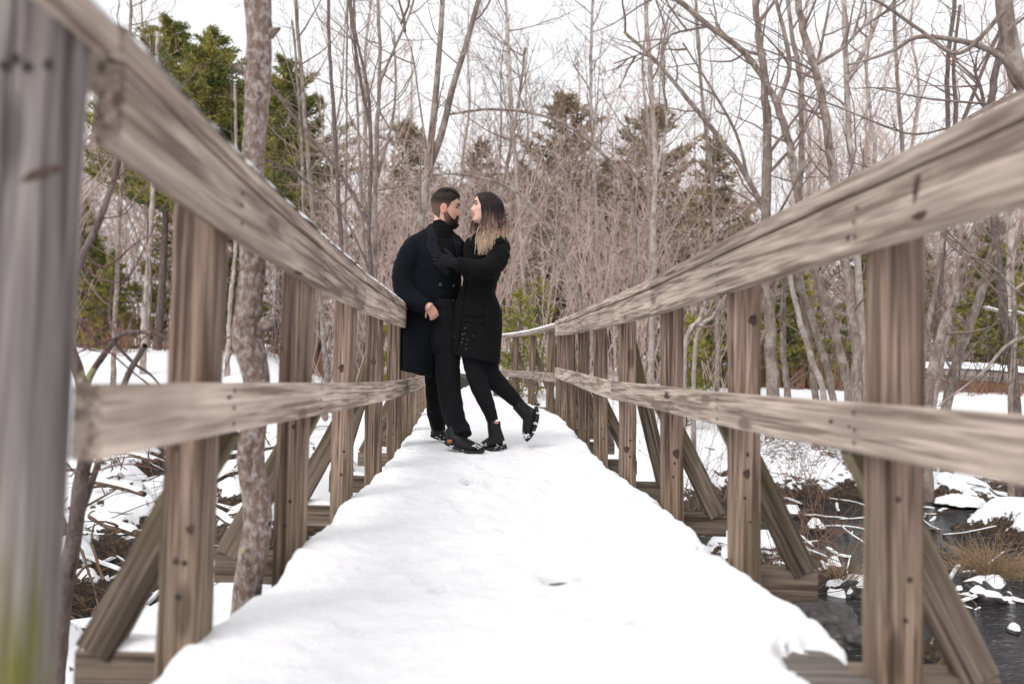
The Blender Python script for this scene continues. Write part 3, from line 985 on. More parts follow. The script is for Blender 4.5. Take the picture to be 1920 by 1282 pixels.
# ---- trees one can tell apart, each along its own course
TREES = [
 ('slender grey tree with one leaning stem, left of the twin stems behind the left rail', [(612, 700), (600, 560), (590, 430), (577, 280), (566, 150), (553, -10), (545, -160)], 11.0, 15, 'bark', {}),
 ('straight slender tree second from the lichen spotted trunk', [(645, 700), (640, 470), (632, 330), (625, 200), (617, 80), (615, -100)], 12.0, 14, 'bark_dark', {}),
 ('very thin straight sapling between two slender grey trees', [(655, 640), (648, 430), (650, 250), (650, 100), (655, -60)], 12.6, 8, 'bark', {}),
 ('dark slim tree with a broken bend, forking beside the left rail', [(704, 700), (698, 540), (692, 420), (695, 260), (672, 130), (655, 0), (648, -120)], 9.0, 13, 'bark_dark', {'forks': [([(694, 290), (690, 170), (662, 40), (655, -60)], 7), ([(697, 420), (640, 330), (560, 230), (500, 150)], 9)]}),
 ('grey tree with rusty marks just left of the man', [(702, 640), (703, 400), (707, 260), (712, 110), (708, 0), (706, -150)], 13.0, 14, 'bark', {'forks': [([(708, 150), (740, 90), (770, 20), (790, -60)], 6), ([(704, 340), (735, 230), (742, 150), (738, 60)], 6)]}),
 ('V shaped tree rising behind the man', [(770, 640), (782, 470), (798, 350), (806, 305)], 8.6, 25, 'bark', {'taper': .9, 'start': .5, 'branches': 3, 'forks': [([(806, 312), (815, 200), (824, 90), (830, 0), (838, -140)], 14), ([(806, 315), (828, 250), (850, 160), (872, 90), (900, -10), (930, -120)], 15), ([(801, 300), (785, 180), (770, 90), (735, 10)], 4)]}),
 ('tall birch with a single straight stem right of the woman', [(1222, 640), (1226, 400), (1228, 280), (1220, 150), (1210, 0), (1205, -140)], 15.0, 17, 'bark_pale', {'branches': 16, 'L': 2.6, 'forks': [([(1232, 340), (1250, 230), (1240, 120), (1255, 20)], 7)]}),
 ('pale tree bowed in a long arch above the woman', [(1092, 600), (1060, 485), (1030, 425), (985, 372), (925, 340), (850, 326), (770, 335)], 10.5, 12, 'bark', {'start': .1, 'branches': 9, 'L': 1.0, 'taper': .4}),
 ('lichen marked tree bowing to the left behind the woman', [(1188, 640), (1190, 430), (1170, 350), (1140, 300), (1080, 245), (1010, 215), (920, 205), (840, 215)], 14.0, 13, 'bark', {'taper': .45, 'L': 1.4}),
 ('slanting grey tree crossing in front of the dark spruces', [(1562, 750), (1530, 620), (1490, 520), (1444, 423), (1403, 335), (1343, 252), (1266, 158), (1225, 110), (1170, 60)], 12.5, 20, 'bark', {'taper': .4, 'branches': 14, 'L': 1.8, 'forks': [([(1395, 330), (1380, 250), (1330, 160), (1280, 80)], 7)]}),
 ('big grey tree curving over to the left at the top', [(1592, 745), (1570, 640), (1520, 480), (1490, 330), (1478, 262), (1455, 195), (1430, 145), (1388, 92), (1330, 50), (1270, 0), (1200, -50)], 11.5, 24, 'bark', {'taper': .5, 'branches': 12, 'L': 1.9, 'forks': [([(1458, 198), (1480, 130), (1470, 60), (1455, 0), (1440, -90)], 11), ([(1330, 55), (1300, 55), (1260, 65), (1215, 95), (1150, 120)], 6)]}),
 ('upright grey tree with a thick foot seen between two right hand posts', [(1450, 755), (1446, 640), (1440, 530), (1437, 400), (1438, 250), (1432, 130), (1420, 50), (1412, -80)], 12.0, 34, 'bark', {'taper': .42, 'branches': 14, 'L': 2.0}),
 ('forking grey tree second right of the thick footed one', [(1530, 750), (1510, 600), (1498, 480), (1500, 380), (1503, 250), (1500, 150), (1484, 60), (1470, -60)], 12.8, 18, 'bark', {'branches': 12, 'forks': [([(1503, 155), (1530, 120), (1545, 60), (1560, -20)], 8)]}),
 ('tall grey tree leaning left above the right handrail', [(1608, 745), (1600, 600), (1585, 480), (1570, 380), (1552, 250), (1532, 140), (1502, 40), (1494, -80)], 11.0, 28, 'bark', {'taper': .6, 'branches': 15, 'L': 1.8, 'forks': [([(1530, 130), (1580, 90), (1620, 50), (1700, 0)], 8)]}),
 ('pale slim tree forking high above the right handrail', [(1625, 740), (1612, 560), (1602, 380), (1592, 260), (1588, 155), (1584, 60), (1580, -80)], 13.5, 20, 'bark_pale', {'branches': 12, 'forks': [([(1590, 160), (1620, 95), (1650, 20), (1665, -60)], 12)]}),
 ('twin stemmed dark tree at the upper right', [(1745, 745), (1762, 560), (1772, 400), (1778, 260), (1776, 130), (1790, 0), (1800, -100)], 12.0, 17, 'bark_dark', {'branches': 12, 'forks': [([(1774, 330), (1792, 220), (1788, 120), (1800, 10)], 10), ([(1774, 300), (1820, 190), (1860, 90), (1900, 20)], 9)]}),
 ('thick dark tree at the right edge above the handrail', [(1905, 760), (1880, 560), (1862, 400), (1850, 260), (1868, 130), (1888, 20), (1900, -100)], 9.5, 26, 'bark_dark', {'branches': 14, 'forks': [([(1858, 240), (1840, 170), (1826, 130)], 8)]}),
 ('leaning pale tree right of the wide near post, first of its clump', [(1738, 765), (1758, 650), (1790, 550), (1815, 470), (1850, 380), (1890, 240)], 10.0, 30, 'bark', {'branches': 10, 'L': 1.3}),
 ('leaning tree right of the wide near post, rightmost of its clump', [(1775, 765), (1800, 660), (1835, 560), (1868, 450), (1920, 330), (1960, 200)], 10.4, 28, 'bark', {'branches': 10, 'L': 1.3}),
 ('thin leaning stem in the middle of the clump by the wide near post', [(1752, 765), (1775, 640), (1790, 520), (1806, 420), (1830, 300)], 10.8, 13, 'bark_pale', {'branches': 8, 'L': 1.1}),
 ('slim upright stem close right of the wide near post', [(1722, 750), (1742, 600), (1760, 500), (1775, 380), (1800, 260)], 11.5, 15, 'bark', {'branches': 8, 'L': 1.3}),
 ('lichen green slim tree at the far right edge', [(1895, 745), (1903, 620), (1898, 500), (1915, 420), (1925, 300)], 9.0, 14, 'bark', {'branches': 8, 'L': 1.2}),
 ('pale stem leaning right between the third and fourth right posts', [(1305, 640), (1340, 590), (1366, 540), (1400, 470)], 11.0, 11, 'bark_pale', {'branches': 7, 'L': 1.0}),
 ('second pale leaning stem between the third and fourth right posts', [(1285, 650), (1310, 600), (1322, 560), (1330, 500)], 10.5, 14, 'bark_pale', {'branches': 7, 'L': 1.0}),
 ('pale slim tree splitting off low, beside the thick footed tree', [(1545, 745), (1510, 640), (1490, 560), (1478, 500), (1462, 440)], 12.2, 17, 'bark_pale', {'branches': 6, 'L': 1.3}),
 ('grey stem standing close behind the second right post', [(1478, 755), (1468, 650), (1470, 520), (1475, 400)], 13.0, 19, 'bark', {'branches': 8, 'L': 1.6}),
 ('pale white trunk behind the first gap of the left railing', [(270, 640), (272, 560), (280, 480), (286, 380), (290, 200), (296, 60)], 17.0, 15, 'bark_pale', {'branches': 10, 'L': 1.8}),
 ('pale thin trunk beside the lichen spotted tree, low behind the railing', [(428, 640), (432, 560), (440, 480), (444, 330), (440, 160)], 17.0, 12, 'bark_pale', {'branches': 10, 'L': 1.8}),
 ('slim grey trunk left of the man, behind the fourth left post', [(690, 640), (686, 540), (680, 430), (676, 330), (668, 150), (664, 0)], 15.0, 11, 'bark', {'branches': 10, 'L': 1.8}),
 ('fine twigged bare tree right of the tall evergreen', [(575, 660), (570, 500), (568, 340), (560, 180), (548, 40)], 17.0, 11, 'bark', {'branches': 14, 'L': 2.6}),
 ('light stemmed bare tree at the top middle of the wood', [(985, 620), (975, 420), (962, 250), (955, 120), (948, 0), (945, -100)], 19.0, 12, 'bark_pale', {'branches': 22, 'L': 3.2}),
 ('light bare tree with fine spreading crown above the woman', [(905, 620), (930, 420), (962, 250), (975, 170), (985, 90)], 21.0, 12, 'bark_pale', {'branches': 22, 'L': 3.4}),
 ('fine bare tree rising between birch and bowed tree', [(1125, 640), (1120, 450), (1112, 300), (1108, 170), (1110, 40), (1116, -60)], 20.0, 12, 'bark_pale', {'branches': 22, 'L': 3.2}),
 ('thin tree with upswept crown above the dark spruces', [(1345, 650), (1342, 480), (1335, 330), (1318, 200), (1310, 80), (1300, -60)], 17.0, 12, 'bark', {'branches': 18, 'L': 2.4}),
 ('thin twiggy tree at the top left by the end post', [(215, 640), (222, 430), (235, 260), (240, 120), (246, 0)], 15.0, 13, 'bark', {'branches': 16, 'L': 2.3}),
 ('bare tree behind the right handrail knot', [(1690, 740), (1692, 560), (1700, 400), (1690, 250), (1680, 120), (1676, -20)], 14.0, 15, 'bark', {'branches': 16, 'L': 2.2}),
]
for i, (label, px, Y, wpx, bark, kw) in enumerate(TREES):
    a = dict(branches=13, L=1.7, level=2, dens=3.4, minr=.0033 * Y / 12, seed=50 + i, dY=.3)
    a.update(kw)
    bare_tree('bare_tree', label, 'tree', px, Y, wpx * .76, bark, 'twig', group='bare trees behind the bridge', **a)

# ---- bare trees far back in the wood: variants, then copies
def proto_tree(seed, H):
    r = random.Random(seed)
    t = empty('bare_tree', (0, 0, 0))
    W, B = Tubes(), Tubes()
    lean = r.uniform(-.06, .06)
    S = [Vector((lean * H * k / 7 + r.gauss(0, .08), r.gauss(0, .08), H * k / 7)) for k in range(8)]
    S = spline(S, 3)
    rad = H * r.uniform(.005, .0075)
    n = len(S)
    W.add(S, [rad * (1 - .8 * i / (n - 1)) for i in range(n)], 7)
    for b_ in range(26):
        f = .22 + .76 * (b_ + r.random()) / 26
        p = S[int(f * (n - 1))]
        d = rdir(r, 22, 60)
        l = H * .27 * (1.15 - f) + .6
        q = limb(B, r, p, d, l, rad * .38 * (1.2 - f), 7, .10, .08, 3, .3)
        twigs(B, r, q, rad * .25, l * .5, 2, 3.2, .0060, .06, .12)
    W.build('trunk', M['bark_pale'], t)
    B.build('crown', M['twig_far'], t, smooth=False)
    return t
def copy_tree(o, loc, rz, s):
    c = o.copy(); C.objects.link(c)
    c.location = loc; c.rotation_euler = (0, 0, rz); c.scale = (s, s, s)
    for ch in o.children:
        d = ch.copy(); C.objects.link(d); d.parent = c
    return c
protos = [proto_tree(300 + i, h) for i, h in enumerate((11, 12.5, 10, 13.5, 11.5))]
r = random.Random(77)
spots = []
for i in range(64):
    for _ in range(40):
        Y = r.uniform(20, 44)
        px = r.uniform(-60, 1980)
        x = at(px, 600, Y).x
        if all((x - a) ** 2 + (Y - b) ** 2 > 2.2 for a, b in spots): break
    spots.append((x, Y))
for i, (x, Y) in enumerate(spots):
    src = protos[i % 5]
    loc = Vector((x, Y, ground_h(x, Y) - .1))
    sc = r.uniform(.75, 1.15)
    if i < 5:
        c = src; c.location = loc; c.rotation_euler = (0, 0, r.uniform(0, 6.28)); c.scale = (sc, sc, sc)
    else:
        c = copy_tree(src, loc, r.uniform(0, 6.28), sc)
    tag(c, 'slender bare tree standing deep in the pale wood behind the bridge', 'tree', 'distant bare trees deep in the wood')

# ---- evergreens
def conifer(seed, H, spread, tiers, mat, barkm='bark_dark', card=.16, per=26, droop=-.12, gap=.0, start=.12, shape='spruce'):
    r = random.Random(seed)
    t = empty('evergreen_tree', (0, 0, 0))
    W = Tubes()
    S = [Vector((r.gauss(0, .03), r.gauss(0, .03), H * k / 6)) for k in range(7)]
    W.add(S, [H * .014 * (1 - .85 * k / 6) for k in range(7)], 7)
    B = Tubes()
    tri = []
    for k in range(tiers):
        f = start + (1 - start) * (k + r.random() * .8) / tiers
        if shape == 'spruce': Lb = spread * (1.02 - f) ** .8
        else: Lb = spread * (math.sin(min(1, (1.04 - f) * 1.5) * PI * .5)) * (.75 + .5 * r.random())
        for a in range(r.randint(4, 6)):
            if r.random() < gap: continue
            az = r.uniform(0, 2 * PI)
            d = Vector((math.cos(az), math.sin(az), (.25 if shape != 'spruce' else droop) + .35 * f))
            l = Lb * r.uniform(.65, 1.15)
            if l < .12: continue
            q = limb(B, r, (0, 0, H * f), d, l, H * .0028, 5, .07, .02 if shape != 'spruce' else .03, 3, .3)
            n = int(per * l / spread * (1.6 if shape != 'spruce' else 1.3)) + 5
            for _ in range(n):
                g = r.uniform(.22, 1.04)
                x = min(.999, g) * 4; i = int(x)
                p = q[i].lerp(q[i + 1], x - i)
                side_ = Vector((-math.sin(az), math.cos(az), 0)) * r.uniform(-1, 1) * l * .30 * (1.15 - g)
                p = p + side_ + Vector((r.gauss(0, .05), r.gauss(0, .05), r.gauss(0, .05)))
                # a small tuft: narrow blades fanning out
                for _k in range(3):
                    dd = (d.normalized() * r.uniform(.3, 1) + Vector((r.gauss(0, .6), r.gauss(0, .6), r.gauss(.12, .5)))).normalized()
                    s_ = dd.orthogonal().normalized(); s_.rotate(Matrix.Rotation(r.uniform(0, 6.28), 3, dd))
                    c_ = card * r.uniform(.6, 1.25)
                    tri.append((p - s_ * c_ * .16, p + s_ * c_ * .16, p + dd * c_))
    W.build('trunk', M[barkm], t)
    B.build('branches', M[barkm], t)['kind'] = 'stuff'
    A = np.array([[tuple(v) for v in tr] for tr in tri], dtype=np.float32).reshape(-1, 3)
    link('needles', mesh_np('needles', A, None, np.arange(len(A)).reshape(-1, 3), smooth=False), t, M[mat])['kind'] = 'stuff'
    return t
def place_conifer(t, px, Y, label, group, sc=1, fresh=False, toppx=None):
    x = at(px, 600, Y).x
    loc = Vector((x, Y, ground_h(x, Y) - .1))
    c = t if fresh else copy_tree(t, loc, random.uniform(0, 6.28), sc)
    c.location = loc; c.rotation_euler = (0, 0, r.uniform(0, 6.28)); c.scale = (sc, sc, sc)
    tag(c, label, 'evergreen', group)
    return c
G = 'evergreens in the wood'
pine = conifer(1, 9.2, 2.4, 44, 'pine', card=.13, per=130, shape='pine', gap=.22, start=.42)
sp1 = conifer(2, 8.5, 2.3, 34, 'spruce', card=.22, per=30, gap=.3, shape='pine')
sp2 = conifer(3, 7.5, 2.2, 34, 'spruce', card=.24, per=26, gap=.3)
hedge = conifer(4, 3.2, 1.0, 20, 'hedge', card=.13, per=13, shape='pine', gap=.5, start=.1)
dk = conifer(5, 6.0, 2.0, 34, 'pine', card=.15, per=80, gap=.1, start=.08)
place_conifer(pine, 385, 19, 'tall dense green pine behind the lichen spotted trunk, topmost at the upper left', G, .86, True)
place_conifer(pine, 300, 21.5, 'loose topped green pine at the upper left corner, left of the dense pine', G, .98)
place_conifer(pine, 520, 27, 'dark green pine just right of the lichen spotted trunk', G, 1.1)
place_conifer(pine, 455, 19, 'low yellowish green pine filling in under the tall dense pine', G, .7)
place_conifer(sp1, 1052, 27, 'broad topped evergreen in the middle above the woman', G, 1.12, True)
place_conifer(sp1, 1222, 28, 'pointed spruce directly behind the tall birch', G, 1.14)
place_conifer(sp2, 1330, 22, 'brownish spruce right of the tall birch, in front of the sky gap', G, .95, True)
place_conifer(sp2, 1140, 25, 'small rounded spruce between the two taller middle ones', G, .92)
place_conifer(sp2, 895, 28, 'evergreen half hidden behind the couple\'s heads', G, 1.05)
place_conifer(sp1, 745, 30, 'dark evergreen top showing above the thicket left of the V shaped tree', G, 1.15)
place_conifer(dk, 210, 22, 'dark low evergreen behind the sapling at the left', G, .48, True)
place_conifer(dk, 410, 23, 'dark low evergreen between the second left post and the lichen spotted trunk', G, .42)
place_conifer(dk, 1350, 20.5, 'green evergreen low behind the second right post', G, .5)
place_conifer(dk, 1480, 21, 'green evergreen low between the two nearest right posts', G, .66)
place_conifer(dk, 1640, 21, 'dark evergreen low behind the wide right post', G, .72)
place_conifer(dk, 1860, 22.5, 'dark evergreen low at the right edge', G, .8)
place_conifer(dk, 170, 25, 'dark evergreen mass behind the end post at the left', G, .62)
place_conifer(hedge, 975, 13.2, 'yellow green young conifer just right of the woman, by the far railing', G, .62, True)
place_conifer(hedge, 1010, 15.5, 'yellow green young conifer beyond the bend of the far railing', G, .75)
place_conifer(hedge, 752, 13, 'small yellow green conifer at the man\'s elbow', G, .55)
place_conifer(hedge, 1290, 14, 'yellow green young conifer between the third and fourth right posts', G, .66)

# ---- thicket: arching brush nobody could count
def brush(seed, H, stems, lift=-.03, minr=.005, dens=3.0):
    r = random.Random(seed)
    T = Tubes()
    for _ in range(stems):
        d = rdir(r, 3, 26)
        q = limb(T, r, (r.gauss(0, .25), r.gauss(0, .25), 0), d, H * r.uniform(.6, 1.1), minr * 2.2, 9, .07, lift, 3, .3)
        twigs(T, r, q[2:], minr * 1.6, H * .24, 2, dens, minr, lift * .2, .16, (20, 60))
    return T.arrays()
def thicket(name, label, cat, mat, variants, places):
    Vs, Qs, b = [], [], 0
    for (x, Y, sc, rz, k) in places:
        v, q = variants[k]
        c_, s_ = math.cos(rz), math.sin(rz)
        R_ = np.array([[c_, -s_, 0], [s_, c_, 0], [0, 0, 1]]) * sc
        Vs.append(v @ R_.T + np.array([x, Y, ground_h(x, Y) - .05]))
        Qs.append(q + b); b += len(v)
    o = link(name, mesh_np(name, np.concatenate(Vs), np.concatenate(Qs), None, False), None, M[mat])
    tag(o, label, cat, None, 'stuff')
    return o
vb = [brush(400 + i, 4.6, 4, -.035, .0062, 2.4) for i in range(6)]
pl = []
for i in range(262):
    Y = r.uniform(14.5, 30)
    px = r.choice([r.uniform(560, 1450), r.uniform(640, 1350), r.uniform(-40, 1960), r.uniform(1350, 1960)])
    if px < 560 or px > 1380: Y = max(Y, r.uniform(20.5, 31))
    x = at(px, 600, Y).x
    mid = math.exp(-((px - 950) / 420) ** 2)
    pl.append((x, Y, (.52 + .80 * mid) * r.uniform(.7, 1.25) * (Y / 21), r.uniform(0, 6.28), i % 6))
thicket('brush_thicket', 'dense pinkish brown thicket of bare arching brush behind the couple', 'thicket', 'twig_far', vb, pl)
# the far wood, one mass of stems and brush: a patch, then copies of it side by side
pl = [(r.uniform(-7, 7), r.uniform(-3, 3), r.uniform(1.3, 2.6), r.uniform(0, 6.28), r.randrange(6)) for _ in range(46)]
_gh = ground_h
def ground_h(x, y): return 0.0
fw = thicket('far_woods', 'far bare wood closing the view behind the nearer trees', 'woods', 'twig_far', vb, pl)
ground_h = _gh
for k in range(9):
    o = fw if k == 0 else fw.copy()
    if k: C.objects.link(o)
    Y = (36, 41)[k % 2] + r.uniform(-1, 1)
    x = at(-150 + 270 * k, 600, Y).x
    o.location = (x, Y, ground_h(x, Y) - .2); o.rotation_euler = (0, 0, r.uniform(-.25, .25) + PI * (k % 3 == 1))
    s_ = r.uniform(.85, 1.1); o.scale = (s_, s_, s_)
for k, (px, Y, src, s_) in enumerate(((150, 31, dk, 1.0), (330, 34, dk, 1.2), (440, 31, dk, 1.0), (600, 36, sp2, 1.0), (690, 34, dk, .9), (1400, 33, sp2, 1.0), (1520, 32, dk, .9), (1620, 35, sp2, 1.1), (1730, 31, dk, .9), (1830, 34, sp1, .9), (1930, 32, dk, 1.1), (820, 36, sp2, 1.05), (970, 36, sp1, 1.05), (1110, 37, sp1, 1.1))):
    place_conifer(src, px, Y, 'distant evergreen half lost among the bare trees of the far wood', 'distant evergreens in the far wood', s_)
vr = [brush(500 + i, 1.0, 14, -.01, .0045, 5) for i in range(3)]
pl = []
for i in range(260):
    Y = r.uniform(20, 24.5)
    px = r.choice([r.uniform(90, 700), r.uniform(1250, 1960), r.uniform(1250, 1960)])
    x = at(px, 600, Y).x
    pl.append((x, Y, r.uniform(.45, 1.0), r.uniform(0, 6.28), i % 3))
thicket('reddish_scrub', 'low rusty brown scrub along the far edge of the snow', 'scrub', 'twig_brown', vr, pl)
print('tris after trees', ntri())
# ================================================================ creek side things
def rockmesh(r, sx, sy, sz, sub=4):
    bm = bmesh.new()
    bmesh.ops.create_icosphere(bm, subdivisions=sub, radius=1)
    o = Vector((r.uniform(0, 99), r.uniform(0, 99), 0))
    for v in bm.verts:
        n = noise.fractal(v.co * 1.1 + o, 1, 2, 4)
        c = noise.cell(v.co * 1.7 + o)
        v.co *= 1 + .35 * n + .12 * c
        v.co.x *= sx; v.co.y *= sy; v.co.z *= sz
    me = bpy.data.meshes.new('rock')
    bm.to_mesh(me); bm.free()
    me.polygons.foreach_set('use_smooth', np.ones(len(me.polygons), dtype=bool))
    return me
def snow_blob(parent, me, thr=.35, lift=.018, scale=7, local=True):
    """snow lying on the upward facing side of a mesh"""
    bm = bmesh.new(); bm.from_mesh(me)
    bm.normal_update()
    kill = [f for f in bm.faces if f.normal.z < thr + .25 * noise.noise(f.calc_center_median() * scale)]
    bmesh.ops.delete(bm, geom=kill, context='FACES')
    if not bm.faces: bm.free(); return None
    bm.normal_update()
    edge = {v for e in bm.edges if e.is_boundary for v in e.verts}
    for v in bm.verts:
        v.co += Vector((0, 0, 1)) * (lift * (1 + .4 * noise.noise(v.co * 12))) * (0.0 if v in edge else 1)
    m2 = bpy.data.meshes.new('snow_cap'); bm.to_mesh(m2); bm.free()
    m2.polygons.foreach_set('use_smooth', np.ones(len(m2.polygons), dtype=bool))
    o = link('snow_cap', m2, parent, M['snow'])
    if parent.type == 'EMPTY': pass
    return o
r = random.Random(31)
def rock(px, py, w_, h_, label, Y=None, snow=True, group='rocks along the creek', lay=None, mat='rock', lift=.03):
    # depth from the water or bank level unless given
    if Y is None:
        d = at(px, py, 1.0) - Vector((0, 0, EYE))
        Y = (-0.95 - EYE) / d.z
    p = at(px, py, Y)
    k = Y / F
    t = empty('rock', (p.x, p.y, p.z - h_ * k * .25), label, 'rock', group)
    me = rockmesh(r, w_ * k / 2, w_ * k / 2 * r.uniform(.7, 1), h_ * k / 2, 3 if w_ < 62 else 4)
    b = link('stone', me, t, M[mat])
    if snow: snow_blob(t, me, .62, lift * Y / 6, 3)
    return t
rock(1545, 1150, 130, 90, 'dark wet boulder under the nearest right outrigger beam', snow=False)
rock(1590, 1185, 90, 60, 'low dark stone in front of the dark wet boulder, at the wide right post', snow=False)
rock(1600, 1100, 90, 50, 'dark rock with a snow cap behind the dark wet boulder')
rock(1760, 1025, 66, 40, 'rounded black stone in the water right of the wide post', snow=False)
rock(1560, 1060, 60, 30, 'small snow dusted rock beside the reddish twigs')
rock(1600, 915, 80, 26, 'dark ledge of rock at the far edge of the dark pool')
rock(1800, 940, 90, 18, 'flat dark rock edge with snow on the right bank')
rock(1880, 905, 70, 40, 'dark stump like rock on the right bank below the lower rail')
rock(1480, 1120, 60, 36, 'small dark stone touching the second right outrigger beam')
rock(1855, 1105, 110, 60, 'dark clump of earth in the water carrying a dry grass tussock', lift=.02)
rock(872, 706, 34, 32, 'snow covered boulder beyond the end of the bridge behind the couple', Y=13.6, lift=.10)
rock(410, 1120, 60, 40, 'dark stone in the water beside the lichen spotted trunk')
rock(585, 900, 60, 70, 'dark mossy stone in deep shade behind the left rail', lift=.02)
rock(500, 1180, 90, 50, 'low dark rock under the left edge of the deck', snow=False)
rock(235, 1165, 120, 70, 'snow covered boulder between the brace and the second left post')
rock(220, 1010, 110, 60, 'snow covered rock left of the slanting near brace')
rock(420, 905, 70, 34, 'snow topped stone in the pool behind the second left post')
# more dark stones breaking the water
for (px, py, w_, tx) in ((1700, 985, 60, 'dark stone at the edge of the wide right post, mid stream'), (1880, 985, 40, 'small dark stone near the right edge above the grass tussock'), (1740, 1080, 30, 'small stone in the stream left of the grass tussock'),
    (1900, 1180, 26, 'small stone in the rippling water at the lower right'), (1480, 960, 44, 'stone behind the brace of the second right post'), (1530, 985, 34, 'small stone beside the dark pool on the right'), (380, 830, 60, 'dark stone just below the lower left rail'),
    (560, 850, 50, 'dark stone between the third left post and its neighbour'), (150, 1090, 90, 'snowy stone left of the sapling'), (90, 1150, 80, 'snowy stone beside the mossy end post'), (430, 1000, 50, 'dark stone above the outrigger by the spotted trunk'), (310, 905, 60, 'dark stone half hidden behind the second left post')):
    rock(px, py, w_, w_ * .55, tx, group='small stones by the creek')

# logs and dead branches
def log(name, label, a, b, Ya, Yb, wpx, snow=True, mat='log', stubs=2, group='snow covered logs by the creek', seed=1, cat='log'):
    rr = random.Random(seed)
    A, B_ = at(a[0], a[1], Ya), at(b[0], b[1], Yb)
    t = empty(name, A, label, cat, group)
    rad = wpx * Ya / F / 2
    P = [A.lerp(B_, i / 4) + Vector((rr.gauss(0, rad * .4), rr.gauss(0, rad * .4), rr.gauss(0, rad * .3))) for i in range(5)]
    S = spline(P, 5)
    W = Tubes()
    n = len(S)
    W.add([S[0] - (S[1] - S[0]) * .05] + S + [S[-1] + (S[-1] - S[-2]) * .05], [rad * .2] + [rad * (1 - .3 * i / (n - 1)) * (1 + .06 * rr.uniform(-1, 1)) for i in range(n)] + [rad * .1], 10)
    for _ in range(stubs):
        p = S[rr.randrange(3, n - 2)]
        d = rdir(rr, 30, 90)
        limb(W, rr, p, d, rad * rr.uniform(3, 8), rad * .35, 5, .15, 0, 5, .3)
    o = W.build('wood', M[mat], t)
    if snow:
        V0, Q0 = len(snowV), len(snowQ)
        del snowV[:]; del snowQ[:]
        snow_strip([p + Vector((0, 0, rad * .55)) for p in S[1:-1]], rad * .95, rad * .75, .5)
        me = bpy.data.meshes.new('snow_cap')
        me.from_pydata([tuple(v - A) for v in snowV], [], snowQ)
        me.polygons.foreach_set('use_smooth', np.ones(len(me.polygons), dtype=bool))
        link('snow_cap', me, t, M['snow'])
    return t
log('fallen_log', 'straight brown log with snow along its top on the right bank', (1772, 912), (1912, 934), 10.5, 10.0, 13, stubs=1)
log('fallen_log', 'long snow topped timber lying beyond the leaning trees at the right', (1660, 696), (2010, 706), 15.5, 15.5, 30, mat='bark', stubs=0)
log('fallen_log', 'rusty brown log under snow between the sapling and the slanting brace', (165, 965), (262, 1000), 4.6, 4.4, 18, seed=2)
log('fallen_log', 'upper brown log under snow left of the second left post', (150, 895), (270, 925), 5.8, 5.4, 13, seed=3)
log('fallen_log', 'bowed log under snow between the second left post and the spotted trunk', (375, 950), (455, 990), 4.9, 4.6, 15, seed=4)
log('fallen_log', 'snowy log end beside the spotted trunk near the water', (385, 905), (455, 880), 5.6, 5.9, 15, seed=5)
log('fallen_log', 'dark slanted log at the far left under snow', (110, 860), (200, 905), 7.0, 6.2, 14, seed=6)
log('fallen_log', 'thin log reaching out of the snow beneath the lower left rail', (200, 845), (300, 865), 8.0, 7.6, 11, seed=7)
log('fallen_log', 'snowy log behind the lichen spotted trunk by the pool', (390, 860), (520, 838), 7.4, 8.0, 12, seed=8)
log('fallen_log', 'dark log lying on the far right bank above the stream', (1590, 905), (1640, 890), 9.6, 10.0, 12, seed=9)
log('fallen_log', 'white snow covered dead branch leaning in the right wood', (1845, 575), (1925, 592), 12, 12, 6, mat='bark_pale', stubs=0, seed=10)
rr = random.Random(5)
for i in range(18):
    x = rr.uniform(110, 480); y_ = rr.uniform(830, 1010)
    Y = 1.48 * F / (y_ - 668)
    log('dead_branch', 'dead branch poking from the snowy debris left of the bridge', (x, y_), (x + rr.uniform(-90, 90), y_ + rr.uniform(-30, 25)), Y, Y + rr.uniform(-.4, .4), rr.uniform(4, 9), True, stubs=2, group='dead branches in the snowy debris', seed=40 + i, cat='branch')

# sticks and twigs strewn over the snow along both banks
T_ = Tubes()
rq = random.Random(19)
del snowV[:]; del snowQ[:]
for i in range(620):
    if i % 3: px, py = rq.uniform(95, 620), rq.uniform(815, 1180)
    else: px, py = rq.uniform(1330, 1915), rq.uniform(860, 1120)
    d = at(px, py, 1.0) - Vector((0, 0, EYE))
    Y = (-0.88 - EYE) / d.z
    if Y > 14: continue
    p = at(px, py, Y); p.z = ground_h(p.x, p.y) + rq.uniform(.0, .07)
    if p.z < WATER - .03: p.z = WATER + .01
    L = rq.uniform(.15, .9); a = rq.uniform(0, 6.28)
    d = Vector((math.cos(a), math.sin(a), rq.uniform(-.12, .35)))
    rad = rq.choice((.003, .005, .006, .012))
    q = limb(T_, rq, p, d, L, rad, 6, .13, -.03, 5, .5)
    if rad > .004 and abs(d.z) < .25 and rq.random() < .6:
        snow_strip([v + Vector((0, 0, rad * .6)) for v in q[:5]], rad * 1.2, rad * 1.3, .6)
tag(T_.build('fallen_sticks', M['log']), 'tangle of fallen sticks strewn over the snowy creek banks', 'sticks', None, 'stuff')
me = bpy.data.meshes.new('stick_snow'); me.from_pydata([tuple(v) for v in snowV], [], snowQ)
tag(link('stick_snow', me, None, M['snow']), 'snow lying along the fallen sticks by the creek', 'snow', None, 'stuff')

